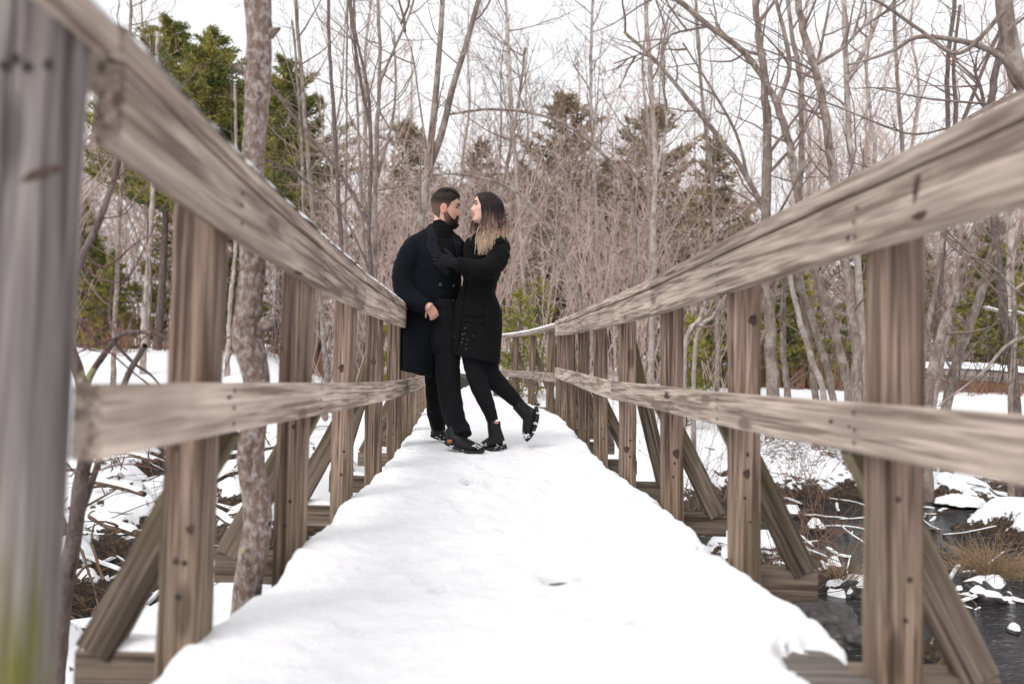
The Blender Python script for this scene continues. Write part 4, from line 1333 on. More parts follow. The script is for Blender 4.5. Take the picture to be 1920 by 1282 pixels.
# dry grass tussock and bushes
def blades(n, cx, cy, cz, spread, L, rad, r, lean=.6, droop=-.10):
    T = Tubes()
    for _ in range(n):
        a = r.uniform(0, 6.28); rr_ = abs(r.gauss(0, spread))
        d = Vector((math.cos(a) * lean * r.random(), math.sin(a) * lean * r.random(), 1))
        limb(T, r, (cx + rr_ * math.cos(a), cy + rr_ * math.sin(a), cz), d, L * r.uniform(.5, 1.1), rad, 6, .10, droop, 3, .3)
    return T
def tussock(px, py, w_, label, n=160, L=.30, mat='grass', droop=-.16, lean=1.1, rad=.0022):
    d = at(px, py, 1.0) - Vector((0, 0, EYE))
    Y = (-0.88 - EYE) / d.z
    p = at(px, py, Y)
    t = blades(n, 0, 0, 0, w_ * Y / F / 3, L, rad, r, lean, droop)
    v, q = t.arrays()
    o = link('grass_tussock', mesh_np('grass_tussock', v, q, None, False), None, M[mat])
    o.location = p
    tag(o, label, 'grass tussock', 'dry grass and weeds by the creek')
tussock(1855, 1075, 100, 'brown dry grass tussock hanging over the dark clump in the stream at right', 420, .32)
tussock(1580, 1085, 60, 'tuft of straw coloured grass between the dark boulders', 90, .3)
tussock(1890, 900, 50, 'dark weeds on the right bank below the lower rail', 70, .3, 'twig_brown')
def bush(px, py, Y, H, n, label, mat, minr=.0016, dens=8, lift=.02, level=2, snow=False, cat='bush', grp='bare bushes by the creek'):
    p = at(px, py, Y)
    T = Tubes()
    for _ in range(n):
        d = rdir(r, 4, 50)
        q = limb(T, r, (r.gauss(0, .12), r.gauss(0, .08), 0), d, H * r.uniform(.6, 1.1), minr * 2, 7, .10, lift, 3, .4)
        twigs(T, r, q, minr * 1.4, H * .3, level, dens, minr, lift, .16)
    v, q = T.arrays()
    if snow:
        t = empty('bush', p, label, cat, grp)
        link('stems', mesh_np('stems', v, q, None, False), t, M[mat])['kind'] = 'stuff'
        # snow clots held by the twigs
        rs = np.random.RandomState(3)
        tr, fc = [], []
        ids = rs.choice(len(v), 520)
        for i in ids:
            c = v[i]; s = rs.uniform(.008, .028)
            b0 = len(tr)
            for (x, y, z) in ((1, 0, 0), (0, 1, 0), (-1, 0, 0), (0, -1, 0), (0, 0, .7), (0, 0, -.5)):
                tr.append((c[0] + x * s * rs.uniform(.7, 1.5), c[1] + y * s * rs.uniform(.7, 1.5), c[2] + z * s))
            for (a, b, c_) in ((0, 1, 4), (1, 2, 4), (2, 3, 4), (3, 0, 4), (1, 0, 5), (2, 1, 5), (3, 2, 5), (0, 3, 5)):
                fc.append((b0 + a, b0 + b, b0 + c_))
        o = link('snow_cap', mesh_np('snow_cap', tr, None, fc), t, M['snow']); o['kind'] = 'stuff'
    else:
        o = link('bush', mesh_np('bush', v, q, None, False), None, M[mat])
        o.location = p
        tag(o, label, cat, grp)
bush(1500, 900, 8.8, .85, 26, 'snow frosted twiggy bush between the two nearest right posts', 'twig_brown', snow=True)
bush(1430, 880, 9.4, .75, 20, 'snow frosted bush just right of the second right post', 'twig_brown', snow=True)
bush(1590, 880, 9.6, .6, 18, 'low snow frosted bush left of the wide right post', 'twig_brown', snow=True)
bush(1480, 1080, 5.0, .62, 16, 'reddish bare bush rising beside the second right brace', 'twig_brown', .0014, 10)
bush(1540, 1030, 5.6, .6, 14, 'reddish bare bush left of the wide right post above the rocks', 'twig_brown', .0014, 10)
bush(1310, 960, 6.2, .95, 16, 'grey upright weeds between the second and third right posts', 'twig', .0014, 5, .04)
bush(1340, 930, 7.0, .8, 12, 'thin grey weeds beyond the third right post', 'twig', .0014, 5, .04)
bush(395, 1040, 3.6, .55, 5, 'wispy bare shoots between the second left post and the spotted trunk', 'twig', .0012, 6, .04)
bush(240, 880, 5.5, .55, 9, 'tangled bare bush under the lower left rail', 'bark_dark', .0018, 7)
bush(590, 770, 9.5, .9, 12, 'dark bare bush behind the third left post', 'bark_dark', .0025, 5)
bush(1880, 720, 7.5, .9, 14, 'dark spreading bush at the right edge above the lower rail', 'bark_dark', .0026, 6, .0)
bush(1790, 735, 9.5, .8, 12, 'dark tangled bush in front of the snowy timber at the right', 'bark_dark', .0026, 6, .0)
# ================================================================ the couple
YC = 5.1
K = YC / F
def Q(px, py, d=0.0):
    return at(px, py, YC + d)
def loft(rows, sides=20, sub=5, flat=2.0, level=False):
    """closed tube through (px, py, depth, half width, half depth) rows"""
    rows = [tuple(map(float, r_)) for r_ in rows]
    n0 = len(rows)
    ext = [tuple(2 * a - b for a, b in zip(rows[0], rows[1]))] + rows + [tuple(2 * a - b for a, b in zip(rows[-1], rows[-2]))]
    S = []
    for i in range(1, n0):
        for k in range(sub):
            t = k / sub
            S.append(tuple(.5 * ((2 * b) + (c - a) * t + (2 * a - 5 * b + 4 * c - d) * t * t + (3 * b - a - 3 * c + d) * t ** 3)
                           for a, b, c, d in zip(ext[i - 1], ext[i], ext[i + 1], ext[i + 2])))
    S.append(rows[-1])
    C_ = [Q(s[0], s[1], s[2]) for s in S]
    V, Fc = [], []
    n = len(S)
    for i, s in enumerate(S):
        t = (C_[min(i + 1, n - 1)] - C_[max(i - 1, 0)]).normalized()
        b = Vector((0, 1, 0)); b = (b - t * b.dot(t)).normalized()
        a = t.cross(b)
        if level: a, b = Vector((1, 0, 0)), Vector((0, 1, 0))
        rx, ry = max(.3, s[3]) * K, max(.3, s[4]) * K
        for k in range(sides):
            th = 2 * PI * k / sides
            c_, s_ = math.cos(th), math.sin(th)
            m = (abs(c_) ** flat + abs(s_) ** flat) ** (-1 / flat)
            V.append(C_[i] + a * rx * c_ * m + b * ry * s_ * m)
    for i in range(n - 1):
        for k in range(sides):
            Fc.append((i * sides + k, i * sides + (k + 1) % sides, (i + 1) * sides + (k + 1) % sides, (i + 1) * sides + k))
    Fc.append(tuple(reversed(range(sides))))
    Fc.append(tuple(range((n - 1) * sides, n * sides)))
    return V, Fc
def tube3(pts, rads, sides=12, sub=3):
    """closed round tube through world points"""
    P = spline(pts, sub)
    n = len(P)
    V, Fc = [], []
    for i, p in enumerate(P):
        x = i / sub; a = min(len(rads) - 2, int(x))
        r_ = rads[a] + (rads[a + 1] - rads[a]) * min(1, x - a)
        t = (P[min(i + 1, n - 1)] - P[max(i - 1, 0)]).normalized()
        u = t.cross(Vector((.13, .9, .2))).normalized(); v = t.cross(u)
        for k in range(sides):
            th = 2 * PI * k / sides
            V.append(p + (u * math.cos(th) + v * math.sin(th)) * r_)
    for i in range(n - 1):
        for k in range(sides):
            Fc.append((i * sides + k, i * sides + (k + 1) % sides, (i + 1) * sides + (k + 1) % sides, (i + 1) * sides + k))
    Fc.append(tuple(reversed(range(sides))))
    Fc.append(tuple(range((n - 1) * sides, n * sides)))
    # round end
    return V, Fc
def ball(c, rx, ry, rz, R_=None, u=16, v=10):
    V, Fc = [], []
    for j in range(v + 1):
        ph = PI * j / v
        for i in range(u):
            th = 2 * PI * i / u
            q = Vector((math.sin(ph) * math.cos(th) * rx, math.sin(ph) * math.sin(th) * ry, math.cos(ph) * rz))
            if R_ is not None: q = R_ @ q
            V.append(Vector(c) + q)
    for j in range(v):
        for i in range(u):
            Fc.append((j * u + i, (j + 1) * u + i, (j + 1) * u + (i + 1) % u, j * u + (i + 1) % u))
    return V, Fc
def raw(parts):
    V, Fc = [], []
    for v, f in parts:
        b = len(V)
        V += [tuple(p) for p in v]
        Fc += [tuple(b + i for i in q) for q in f]
    me = bpy.data.meshes.new('raw')
    me.from_pydata(V, [], Fc)
    me.update()
    bm = bmesh.new(); bm.from_mesh(me)
    bmesh.ops.remove_doubles(bm, verts=bm.verts, dist=1e-6)
    bmesh.ops.recalc_face_normals(bm, faces=bm.faces)
    bm.to_mesh(me); bm.free()
    return me
def fuse(parts, voxel=.006, smooth=2, fac=.5):
    me = raw(parts)
    o = bpy.data.objects.new('tmp', me); C.objects.link(o)
    m = o.modifiers.new('r', 'REMESH'); m.mode = 'VOXEL'; m.voxel_size = voxel; m.use_smooth_shade = True
    if smooth:
        s = o.modifiers.new('s', 'SMOOTH'); s.iterations = smooth; s.factor = fac
    dg = bpy.context.evaluated_depsgraph_get(); dg.update()
    out = bpy.data.meshes.new_from_object(o.evaluated_get(dg))
    bpy.data.objects.remove(o)
    out.polygons.foreach_set('use_smooth', np.ones(len(out.polygons), dtype=bool))
    return out
def folds(me, fn):
    n = len(me.vertices)
    nr = [v.normal.copy() for v in me.vertices]
    co = np.empty(n * 3, dtype=np.float32)
    me.vertices.foreach_get('co', co)
    co = co.reshape(-1, 3)
    for i in range(n):
        co[i] += np.array(nr[i] * fn(Vector(co[i])), dtype=np.float32)
    me.vertices.foreach_set('co', co.ravel())
    me.update()
def put(name, me, parent, mat):
    me.name = name
    me.transform(Matrix.Translation(-parent.location))
    if me.materials: me.materials.clear()
    return link(name, me, parent, mat)
def bvh(me, off=Vector((0, 0, 0))):
    return BVHTree.FromPolygons([v.co + off for v in me.vertices], [tuple(p.vertices) for p in me.polygons])
CAMP = Vector((0, 0, EYE))
def patch(tree, outline, lift=.004, thick=.004, cuts=3, default=-.1):
    """cloth piece laid on a surface: outline in photograph pixels, draped by casting onto the garment"""
    bm = bmesh.new()
    vs_ = [bm.verts.new((x, y, 0)) for x, y in outline]
    bm.faces.new(vs_)
    bmesh.ops.triangulate(bm, faces=bm.faces)
    bmesh.ops.subdivide_edges(bm, edges=bm.edges, cuts=cuts, use_grid_fill=True)
    for v in bm.verts:
        x, y = v.co.x, v.co.y
        d = (Q(x, y) - CAMP).normalized()
        h = tree.ray_cast(CAMP, d)
        if h[0] is None or h[3] > 5.8:
            h = tree.find_nearest(Q(x, y, default))
            v.co = h[0] + (CAMP - h[0]).normalized() * lift
        else:
            v.co = h[0] - d * lift
    # give it thickness towards the wearer
    fs = list(bm.faces)
    be = [e for e in bm.edges if e.is_boundary]
    back = {v: bm.verts.new(v.co + (v.co - CAMP).normalized() * (thick + lift)) for v in list(bm.verts)}
    for f in fs: bm.faces.new([back[v] for v in reversed(f.verts)])
    for e in be: bm.faces.new([e.verts[0], e.verts[1], back[e.verts[1]], back[e.verts[0]]])
    bmesh.ops.recalc_face_normals(bm, faces=bm.faces)
    me = bpy.data.meshes.new('patch'); bm.to_mesh(me); bm.free()
    me.polygons.foreach_set('use_smooth', np.ones(len(me.polygons), dtype=bool))
    return me
def hand(W, f, n, side, sc=1.0, curl=(10, 14, 10), spread=5, thumb=(.55, .75, .25)):
    W = Vector(W); f = Vector(f).normalized(); n = Vector(n); n = (n - f * n.dot(f)).normalized(); s = f.cross(n) * side
    parts = []
    L = .085 * sc
    rows = []
    V, Fc = [], []
    prof = [(-.012, .026, .020), (.012, .031, .019), (.045, .040, .0165), (.072, .042, .014), (.090, .040, .012)]
    for x, a, b in prof:
        for k in range(14):
            th = 2 * PI * k / 14
            V.append(W + f * x * sc + s * a * sc * math.cos(th) + n * b * sc * math.sin(th))
    for i in range(len(prof) - 1):
        for k in range(14):
            Fc.append((i * 14 + k, i * 14 + (k + 1) % 14, i * 14 + 14 + (k + 1) % 14, i * 14 + 14 + k))
    Fc.append(tuple(reversed(range(14)))); Fc.append(tuple(range((len(prof) - 1) * 14, len(prof) * 14)))
    parts.append((V, Fc))
    for i, (off, ln, ra) in enumerate(((.031, .072, .0082), (.0105, .080, .0086), (-.0105, .075, .0083), (-.031, .058, .0074))):
        d = (f + s * math.tan(math.radians(spread * (1.5 - i))) ).normalized()
        p = W + f * .082 * sc + s * off * sc
        pts = [p - d * .02 * sc, p]
        ax = d.cross(n)
        for seg_, c_ in zip((.45, .32, .25), curl):
            d = Matrix.Rotation(math.radians(c_), 3, ax) @ d
            pts.append(pts[-1] + d * ln * seg_ * sc)
        parts.append(tube3(pts, [ra * sc, ra * 1.05 * sc, ra * sc, ra * .92 * sc, ra * .62 * sc], 10, 2))
    p = W + f * .015 * sc + s * .028 * sc
    d = (f * thumb[0] + s * thumb[1] + n * thumb[2]).normalized()
    d2 = (d + f * .5 + n * .2).normalized()
    parts.append(tube3([p - d * .012 * sc, p + d * .012 * sc, p + d * .038 * sc, p + d * .038 * sc + d2 * .028 * sc, p + d * .038 * sc + d2 * .050 * sc], [.013 * sc, .013 * sc, .0115 * sc, .010 * sc, .0068 * sc], 10, 2))
    return parts

# head: half width and front/back outline by height, chin = 0, units of a pixel at the couple's depth
HEAD = [(-3, 14, 8, 7), (0, 25, 6, 12), (5, 29.5, 0, 16), (10, 30, -6, 18.5), (16, 30, -12, 20.5), (22, 30, -17, 22), (28, 30, -20.5, 23.3), (34, 29.5, -23, 24), (40, 29, -24.5, 24.6),
        (46, 30.5, -25, 25), (52, 30.5, -25, 24.8), (58, 28, -23, 23.2), (63, 24, -20, 20.5), (67, 18, -15, 16), (70, 10, -8.5, 9.5), (71.5, 3, -2.5, 3)]
def hcol(z, i):
    return interp([(h[0], h[i]) for h in HEAD], z)
def head_pt(th, z, off=0.0, fem=0.0):
    xf, xb, w_ = hcol(z, 1), hcol(z, 2), hcol(z, 3)
    c_, s_ = math.cos(th), math.sin(th)
    cx = 2.0
    a = (xf - cx) if c_ > 0 else (cx - xb)
    e = 2.25 if c_ > 0 else 2.1
    m = (abs(c_) ** e + abs(s_) ** e) ** (-1 / e)
    x = cx + a * c_ * m; y = w_ * s_ * m
    if c_ > 0:
        nb = interp([(20, 0), (24.5, 3.5), (26.5, 8.2), (29, 8.8), (33, 6.6), (39, 3.2), (43, .6), (46, 0)], z)
        x += nb * math.exp(-(y / interp([(24, 5.5), (28, 4.8), (38, 2.8), (46, 3)], z)) ** 2)
        x -= 3.3 * math.exp(-((abs(y) - 8.5) / 4.6) ** 2 - ((z - 39.5) / 3.6) ** 2)
        x += 1.4 * math.exp(-(y / 15) ** 2 - ((z - 45.5) / 2.4) ** 2) * (1 - fem)
        x += 2.0 * math.exp(-(y / 7) ** 2 - ((z - 18.6) / 1.5) ** 2) + 2.1 * math.exp(-(y / 6) ** 2 - ((z - 14.8) / 1.5) ** 2)
        x -= 1.6 * math.exp(-(y / 8) ** 2 - ((z - 16.7) / .8) ** 2)
        x -= 1.5 * math.exp(-(y / 8) ** 2 - ((z - 10.2) / 2.0) ** 2)
        x += 2.0 * math.exp(-(y / 9) ** 2 - ((z - 4.5) / 3.5) ** 2)
        x += 1.2 * math.exp(-((abs(y) - 14) / 5) ** 2 - ((z - 29) / 5) ** 2) * (1 + fem)
    r_ = Vector((x - cx, y, 0))
    if off: r_ += r_.normalized() * off
    return Vector((cx + r_.x, r_.y, z))
def head_mesh(T, off=None, z0=-3, z1=71.5, nz=60, nt=72, fem=0.0, zoff=None):
    V, Fc = [], []
    for j in range(nz + 1):
        z = z0 + (z1 - z0) * j / nz
        for i in range(nt):
            th = 2 * PI * i / nt
            o_ = off(th, z) if off else 0
            p = head_pt(th, z, o_, fem)
            if zoff: p.z += zoff(th, z)
            V.append(T(p))
    for j in range(nz):
        for i in range(nt):
            Fc.append((j * nt + i, j * nt + (i + 1) % nt, (j + 1) * nt + (i + 1) % nt, (j + 1) * nt + i))
    Fc.append(tuple(reversed(range(nt)))); Fc.append(tuple(range(nz * nt, (nz + 1) * nt)))
    return V, Fc
def frame(ox, oy, d, yaw, pitch, roll, sc):
    """head frame: yaw 0 looks along +X"""
    O = Q(ox, oy, d)
    R_ = Matrix.Rotation(math.radians(yaw), 3, 'Z') @ Matrix.Rotation(math.radians(pitch), 3, 'Y') @ Matrix.Rotation(math.radians(roll), 3, 'X')
    piv = Vector((2, 0, 20))
    def T(p): return O + (R_ @ (Vector(p) - piv) + piv * 0) * sc * K
    def Ti(w_): return (R_.transposed() @ ((w_ - O) / (sc * K))) + piv
    return T, Ti, R_

def skin_mat(name, base):
    m, t, b = newmat(name)
    a = N(t, 'ShaderNodeAttribute'); a.attribute_name = 'tone'
    n = noise_n(t, mapped(t, (1, 1, 1)), 60, 3, .6)
    c = mixrgb(t, math_n(t, 'MULTIPLY', n, .12), a.outputs['Color'], tuple(x * .8 for x in base))
    t.links.new(c, b.inputs['Base Color'])
    b.inputs['Roughness'].default_value = .5
    b.inputs['Subsurface Weight'].default_value = .12
    b.inputs['Subsurface Radius'].default_value = (.02, .008, .004)
    b.inputs['Subsurface Scale'].default_value = .3
    return m
def cloth(name, col, sc=400, rough=.95, sheen=.3, bmp=.25):
    m, t, b = newmat(name)
    n = noise_n(t, mapped(t, (1, 1, 1)), sc, 3, .7)
    n2 = noise_n(t, mapped(t, (1, 1, 1)), 9, 4, .6)
    c = ramp(t, math_n(t, 'ADD', math_n(t, 'MULTIPLY', n, .6), math_n(t, 'MULTIPLY', n2, .4)), [(.35, tuple(x * .72 for x in col)), (.68, tuple(x * 1.35 for x in col))])
    t.links.new(c, b.inputs['Base Color'])
    b.inputs['Roughness'].default_value = rough
    b.inputs['Specular IOR Level'].default_value = .15
    b.inputs['Sheen Weight'].default_value = sheen
    b.inputs['Sheen Roughness'].default_value = .5
    b.inputs['Sheen Tint'].default_value = (*[min(1, x * 8 + .1) for x in col], 1)
    bump(t, b, n, bmp, .002)
    return m
M['navy'] = cloth('navy_wool', (0.0036, 0.0043, 0.0070), 350, .95, .10)
M['navy2'] = cloth('navy_lapel_wool', (0.0072, 0.0088, 0.0135), 350, .9, .18)
M['black'] = cloth('black_knit', (0.0035, 0.0035, 0.004), 500, .95, .08)
M['coat'] = cloth('black_wool', (0.0042, 0.0042, 0.0048), 350, .95, .10)
M['denim'] = cloth('black_denim', (0.0045, 0.0045, 0.0055), 600, .85, .10)
M['legg'] = cloth('black_leggings', (0.006, 0.006, 0.0075), 500, .85, .12)
M['glove'] = cloth('charcoal_glove', (0.009, 0.009, 0.011), 500, .85, .2)
M['leather'] = simple('black_leather', (0.007, 0.007, 0.0078), .5, .5, 40, .25, .3, .002)
M['sole'] = simple('boot_sole', (0.018, 0.017, 0.017), .7, .4, 60)
M['rust'] = simple('tan_insole', (0.32, 0.12, 0.06), .7, .3, 60)
M['horn'] = simple('button_horn', (0.03, 0.03, 0.034), .35, .2, 60)
M['eye'] = simple('eye_white', (0.62, 0.58, 0.55), .25)
M['iris'] = simple('iris_brown', (0.03, 0.015, 0.008), .2)
M['brow'] = simple('dark_hair', (0.022, 0.013, 0.010), .6, .4, 90, .4)
M['skin_m'] = skin_mat('man_skin', (0.52, 0.29, 0.21))
M['skin_w'] = skin_mat('woman_skin', (0.60, 0.36, 0.27))
def hair_mat(name, tab, rough=.45):
    """colour runs along the hair by height (ombre), with streaks"""
    m, t, b = newmat(name)
    a = N(t, 'ShaderNodeAttribute'); a.attribute_name = 'tone'
    n = noise_n(t, mapped(t, (260, 260, 12)), 1, 3, .6)
    c = mixrgb(t, math_n(t, 'MULTIPLY', n, .75), a.outputs['Color'], tab, 'MULTIPLY')
    t.links.new(c, b.inputs['Base Color'])
    b.inputs['Roughness'].default_value = rough
    b.inputs['Specular IOR Level'].default_value = .12
    bump(t, b, n, .6, .004)
    return m
M['hair'] = hair_mat('short_dark_hair', (.5, .5, .5))
M['hair_w'] = hair_mat('long_ombre_hair', (.55, .5, .48))
def paint(me, fn):
    a = me.color_attributes.new('tone', 'FLOAT_COLOR', 'POINT')
    d = np.empty((len(me.vertices), 4), dtype=np.float32)
    for i, v in enumerate(me.vertices):
        d[i, :3] = fn(v.co); d[i, 3] = 1
    a.data.foreach_set('color', d.ravel())
def lerp3(a, b, t): return tuple(x + (y - x) * t for x, y in zip(a, b))

# ---------------------------------------------------------------- the man
man = empty('person', Vector((Q(835, 830, 0).x, YC, 0.0)), 'bearded man in long dark navy overcoat leaning back against the left handrail', 'person')
Tm, Tmi, Rm = frame(831.5, 402.5, -.02, 6, 5, 0, .91)
# body: one continuous figure inside the clothes
parts = [head_mesh(Tm)]
parts.append(loft([(827, 396, -.01, 13, 15), (828, 410, -.01, 14.5, 16), (828, 428, -.01, 17, 18), (826, 445, 0, 20, 18)], 18))
parts.append(loft([(822, 440, 0, 20, 14), (814, 456, 0, 30, 20), (811, 490, 0, 45, 27), (812, 540, 0, 40, 27), (818, 585, 0, 38, 28), (824, 625, 0, 34, 27), (828, 650, 0, 20, 20)], 22))
parts.append(loft([(784, 470, -.05, 12, 12), (766, 492, -.08, 14, 14), (758, 535, -.11, 13, 13), (775, 560, -.15, 12, 12), (798, 570, -.18, 9, 9), (808, 575, -.19, 8, 8)], 14))
parts.append(loft([(846, 455, .06, 17, 17), (872, 490, .17, 15, 15), (890, 525, .24, 13, 13), (914, 535, .20, 10, 10), (925, 536, .13, 8.5, 8.5)], 14))
parts.append(loft([(838, 615, -.02, 22, 22), (842, 680, -.03, 17, 18), (846, 735, -.06, 13, 14), (858, 790, -.12, 10, 11), (862, 820, -.16, 9, 9)], 16))
parts.append(loft([(818, 615, .03, 21, 22), (816, 680, .08, 17, 17), (816, 735, .16, 12, 13), (820, 785, .24, 10, 10), (822, 806, .28, 9, 9)], 16))
# ear turned to the camera and the one behind it
for s_ in (-1, 1):
    c0 = Tm((0.5, s_ * 24.6, 31.5))
    Re = Rm @ Matrix.Rotation(math.radians(-10), 3, 'Y')
    parts.append(ball(c0, 5.6 * K, 2.0 * K, 8.6 * K, Re))
    for a in range(9):
        th = math.radians(-60 + a * 33)
        parts.append(ball(c0 + Rm @ Vector((5.0 * K * math.cos(th + 1.2), s_ * 1.6 * K, 7.6 * K * math.sin(th + 1.2))), 1.7 * K, 1.5 * K, 1.7 * K, None, 8, 6))
parts += hand(Q(805, 569, -.185), (.42, .25, -.86), (-.35, .9, .1), -1, .80, (30, 60, 40), 2, (.75, .45, .5))
parts += hand(Q(927, 536, .10), (.25, -.92, -.2), (-.95, -.2, 0), 1, .85, (22, 30, 20), 3)
me = fuse(parts, .0046, 1)
SK, LIP, RED = (0.62, 0.36, 0.275), (0.42, 0.14, 0.12), (0.52, 0.19, 0.155)
def mtone(co):
    p = Tmi(co)
    c_ = SK
    if -5 < p.z < 75 and abs(p.x) < 45 and abs(p.y) < 32:
        if p.x > 28 and abs(p.y) < 8 and 13 < p.z < 20.2: c_ = LIP
        e = math.exp(-((p.x - .5) / 6) ** 2 - ((p.z - 32) / 9) ** 2) * (1 if abs(p.y) > 24.5 else 0)
        c_ = lerp3(c_, RED, min(1, e * .9))
        k_ = math.exp(-((p.x - 20) / 8) ** 2 - ((p.z - 29) / 6) ** 2) * .35 + math.exp(-((p.x - 38) / 5) ** 2 - ((p.z - 28) / 4) ** 2) * .4
        c_ = lerp3(c_, RED, min(.6, k_))
        # shadow of shaven hair: clipped fade at the side of the head
    elif co.z < .9 and co.z > .55:
        c_ = lerp3(SK, (0.62, 0.30, 0.25), .6)
    return c_
paint(me, mtone)
mb = put('body', me, man, M['skin_m'])

# hair and beard: shells that dive under the skin at their borders
def hoff(th, z):
    a = abs((th + PI) % (2 * PI) - PI)      # 0 front .. pi back
    deg = math.degrees(a)
    line = interp([(0, 60), (25, 59), (42, 55), (56, 50), (64, 47), (70, 38), (76, 32), (86, 30), (92, 40), (100, 40), (112, 20), (140, 8), (180, 5)], deg)
    k_ = sm(line - 1.5, line + 2.5, z)
    th_ = interp([(0, 6.5), (60, 5), (90, 2.5), (180, 3.5)], deg)
    thick = interp([(10, .7), (30, 1.1), (44, 1.6), (54, 2.8), (60, th_), (70, th_ + 1)], z)
    fr = .7 * math.sin(th * 31 + z * .5) * .5
    return -1.6 + k_ * (1.6 + thick + fr * (.6 if z > 50 else .1))
def hz(th, z):
    f = math.cos(th)
    return max(0, (z - 58) / 13) * (2.2 + 2.8 * max(0, f) + .8 * math.sin(th * 9) + .6 * math.sin(th * 23))
V, Fc = head_mesh(Tm, hoff, 2, 71.4, 70, 120, zoff=hz)
me = raw([(V, Fc)])
me.polygons.foreach_set('use_smooth', np.ones(len(me.polygons), dtype=bool))
paint(me, lambda co: lerp3((0.15, 0.09, 0.07), (0.026, 0.016, 0.013), sm(32, 52, Tmi(co).z)))
put('hair', me, man, M['hair'])
# swept locks on top
T_ = Tubes()
rm = random.Random(4)
for i in range(260):
    y_ = rm.uniform(-19, 19)
    x0 = rm.uniform(-18, 18)
    pts = []
    for k in range(5):
        x = x0 + k * 3.6
        z = 75.5 + 3.6 * math.exp(-((x - 16) / 14) ** 2) - .018 * (x - 2) ** 2 * (1 if x < 2 else .75) - .022 * y_ * y_ + 2.4 * math.sin(k * .7) + rm.uniform(-.5, .5)
        pts.append(Tm((x, y_ + 1.2 * math.sin(k * .9 + i), z)))
    T_.add(pts, [.9 * K, 1.2 * K, 1.1 * K, .9 * K, .3 * K], 4)
v, q = T_.arrays()
me = mesh_np('locks', v, q)
paint(me, lambda co: (0.045, 0.028, 0.023) if noise.noise(co * 160) > 0 else (0.022, 0.014, 0.012))
put('hair_locks', me, man, M['hair'])['kind'] = 'stuff'
def boff(th, z):
    a = abs((th + PI) % (2 * PI) - PI); deg = math.degrees(a)
    top = interp([(0, 24.6), (14, 24.6), (24, 22), (32, 15), (45, 14), (60, 19), (74, 27), (84, 34), (90, 36)], deg)
    bot = interp([(0, -3), (60, -3), (80, 4), (92, 22), (100, 34)], deg)
    k_ = sm(top + 1, top - 2, z) if False else 1 - sm(top - 2, top + 1, z)
    k_ *= sm(bot - 2, bot + 2, z)
    if deg > 92: k_ = 0
    th_ = interp([(-3, 5.0), (4, 4.6), (12, 3.2), (20, 2.4), (26, 1.7), (36, 1.0)], z) * interp([(0, 1.15), (40, 1), (70, .5), (90, .35)], deg)
    if deg < 15 and 13.4 < z < 20: k_ *= .0 + .9 * sm(9, 15, deg)
    return -1.8 + k_ * (1.8 + th_ + .45 * math.sin(th * 40 + z * 1.7))
def bz(th, z): return -3.8 * max(0, math.cos(th)) * (1 - sm(-3, 5, z))
V, Fc = head_mesh(Tm, boff, -3, 38, 56, 120, zoff=bz)
me = raw([(V, Fc)])
me.polygons.foreach_set('use_smooth', np.ones(len(me.polygons), dtype=bool))
def btone(co):
    p = Tmi(co)
    deg = abs(math.degrees(math.atan2(p.y, p.x - 2)))
    return lerp3((0.022, 0.014, 0.012), (0.26, 0.14, 0.115), sm(38, 84, deg) * .8)
paint(me, btone)
put('beard', me, man, M['hair'])
def face_bits(T, owner, lashes=1.0, open_=1.0, browr=1.1, browc='brow'):
    for s_ in (-1, 1):
        e = raw([ball(T((25.2, s_ * 9.2, 39.6)), 2.9 * K, 3.1 * K, 1.5 * K * open_)])
        o = put('eye', e, owner, M['eye'])
        o['label'] = 'eye with white and brown iris'
        pu = raw([ball(T((27.6, s_ * 9.0, 39.4)), .9 * K, 1.3 * K, 1.35 * K * open_)])
        i_ = link('iris', pu, o, M['iris'])
        pu.transform(Matrix.Translation(-owner.location))
        T2 = Tubes()
        T2.add([T((29.0, s_ * 4.4, 40.0)), T((29.2, s_ * 7, 41.2)), T((28.2, s_ * 10, 41.3)), T((25.2, s_ * 13, 40.2))], [.35 * K, .75 * K * lashes, .85 * K * lashes, .4 * K], 6)
        v, q = T2.arrays()
        put('eyelashes', mesh_np('l', v, q), owner, M['brow'])
        T2 = Tubes()
        T2.add([T((31.6, s_ * 3.6, 45.4)), T((31.9, s_ * 7, 46.8)), T((30.3, s_ * 11, 47.4)), T((26.4, s_ * 15.4, 45.6))], [1.1 * K * browr, 1.35 * K * browr, 1.1 * K * browr, .4 * K], 6)
        v, q = T2.arrays()
        put('eyebrow', mesh_np('l', v, q), owner, M[browc])
face_bits(Tm, man, 1.0, .65, 1.1)

# turtleneck
me = fuse([loft([(828, 412, -.01, 16.5, 18), (829, 422, -.012, 18.5, 20), (830, 434, -.015, 22, 22), (829, 448, -.01, 30, 22), (826, 500, .0, 30, 24), (826, 560, 0, 28, 26)], 26)], .006, 2)
folds(me, lambda c: .0016 * math.sin(c.z * 190) * sm(.0, 1, (c.z - 1.36) * 20 + .5))
put('sweater', me, man, M['black'])
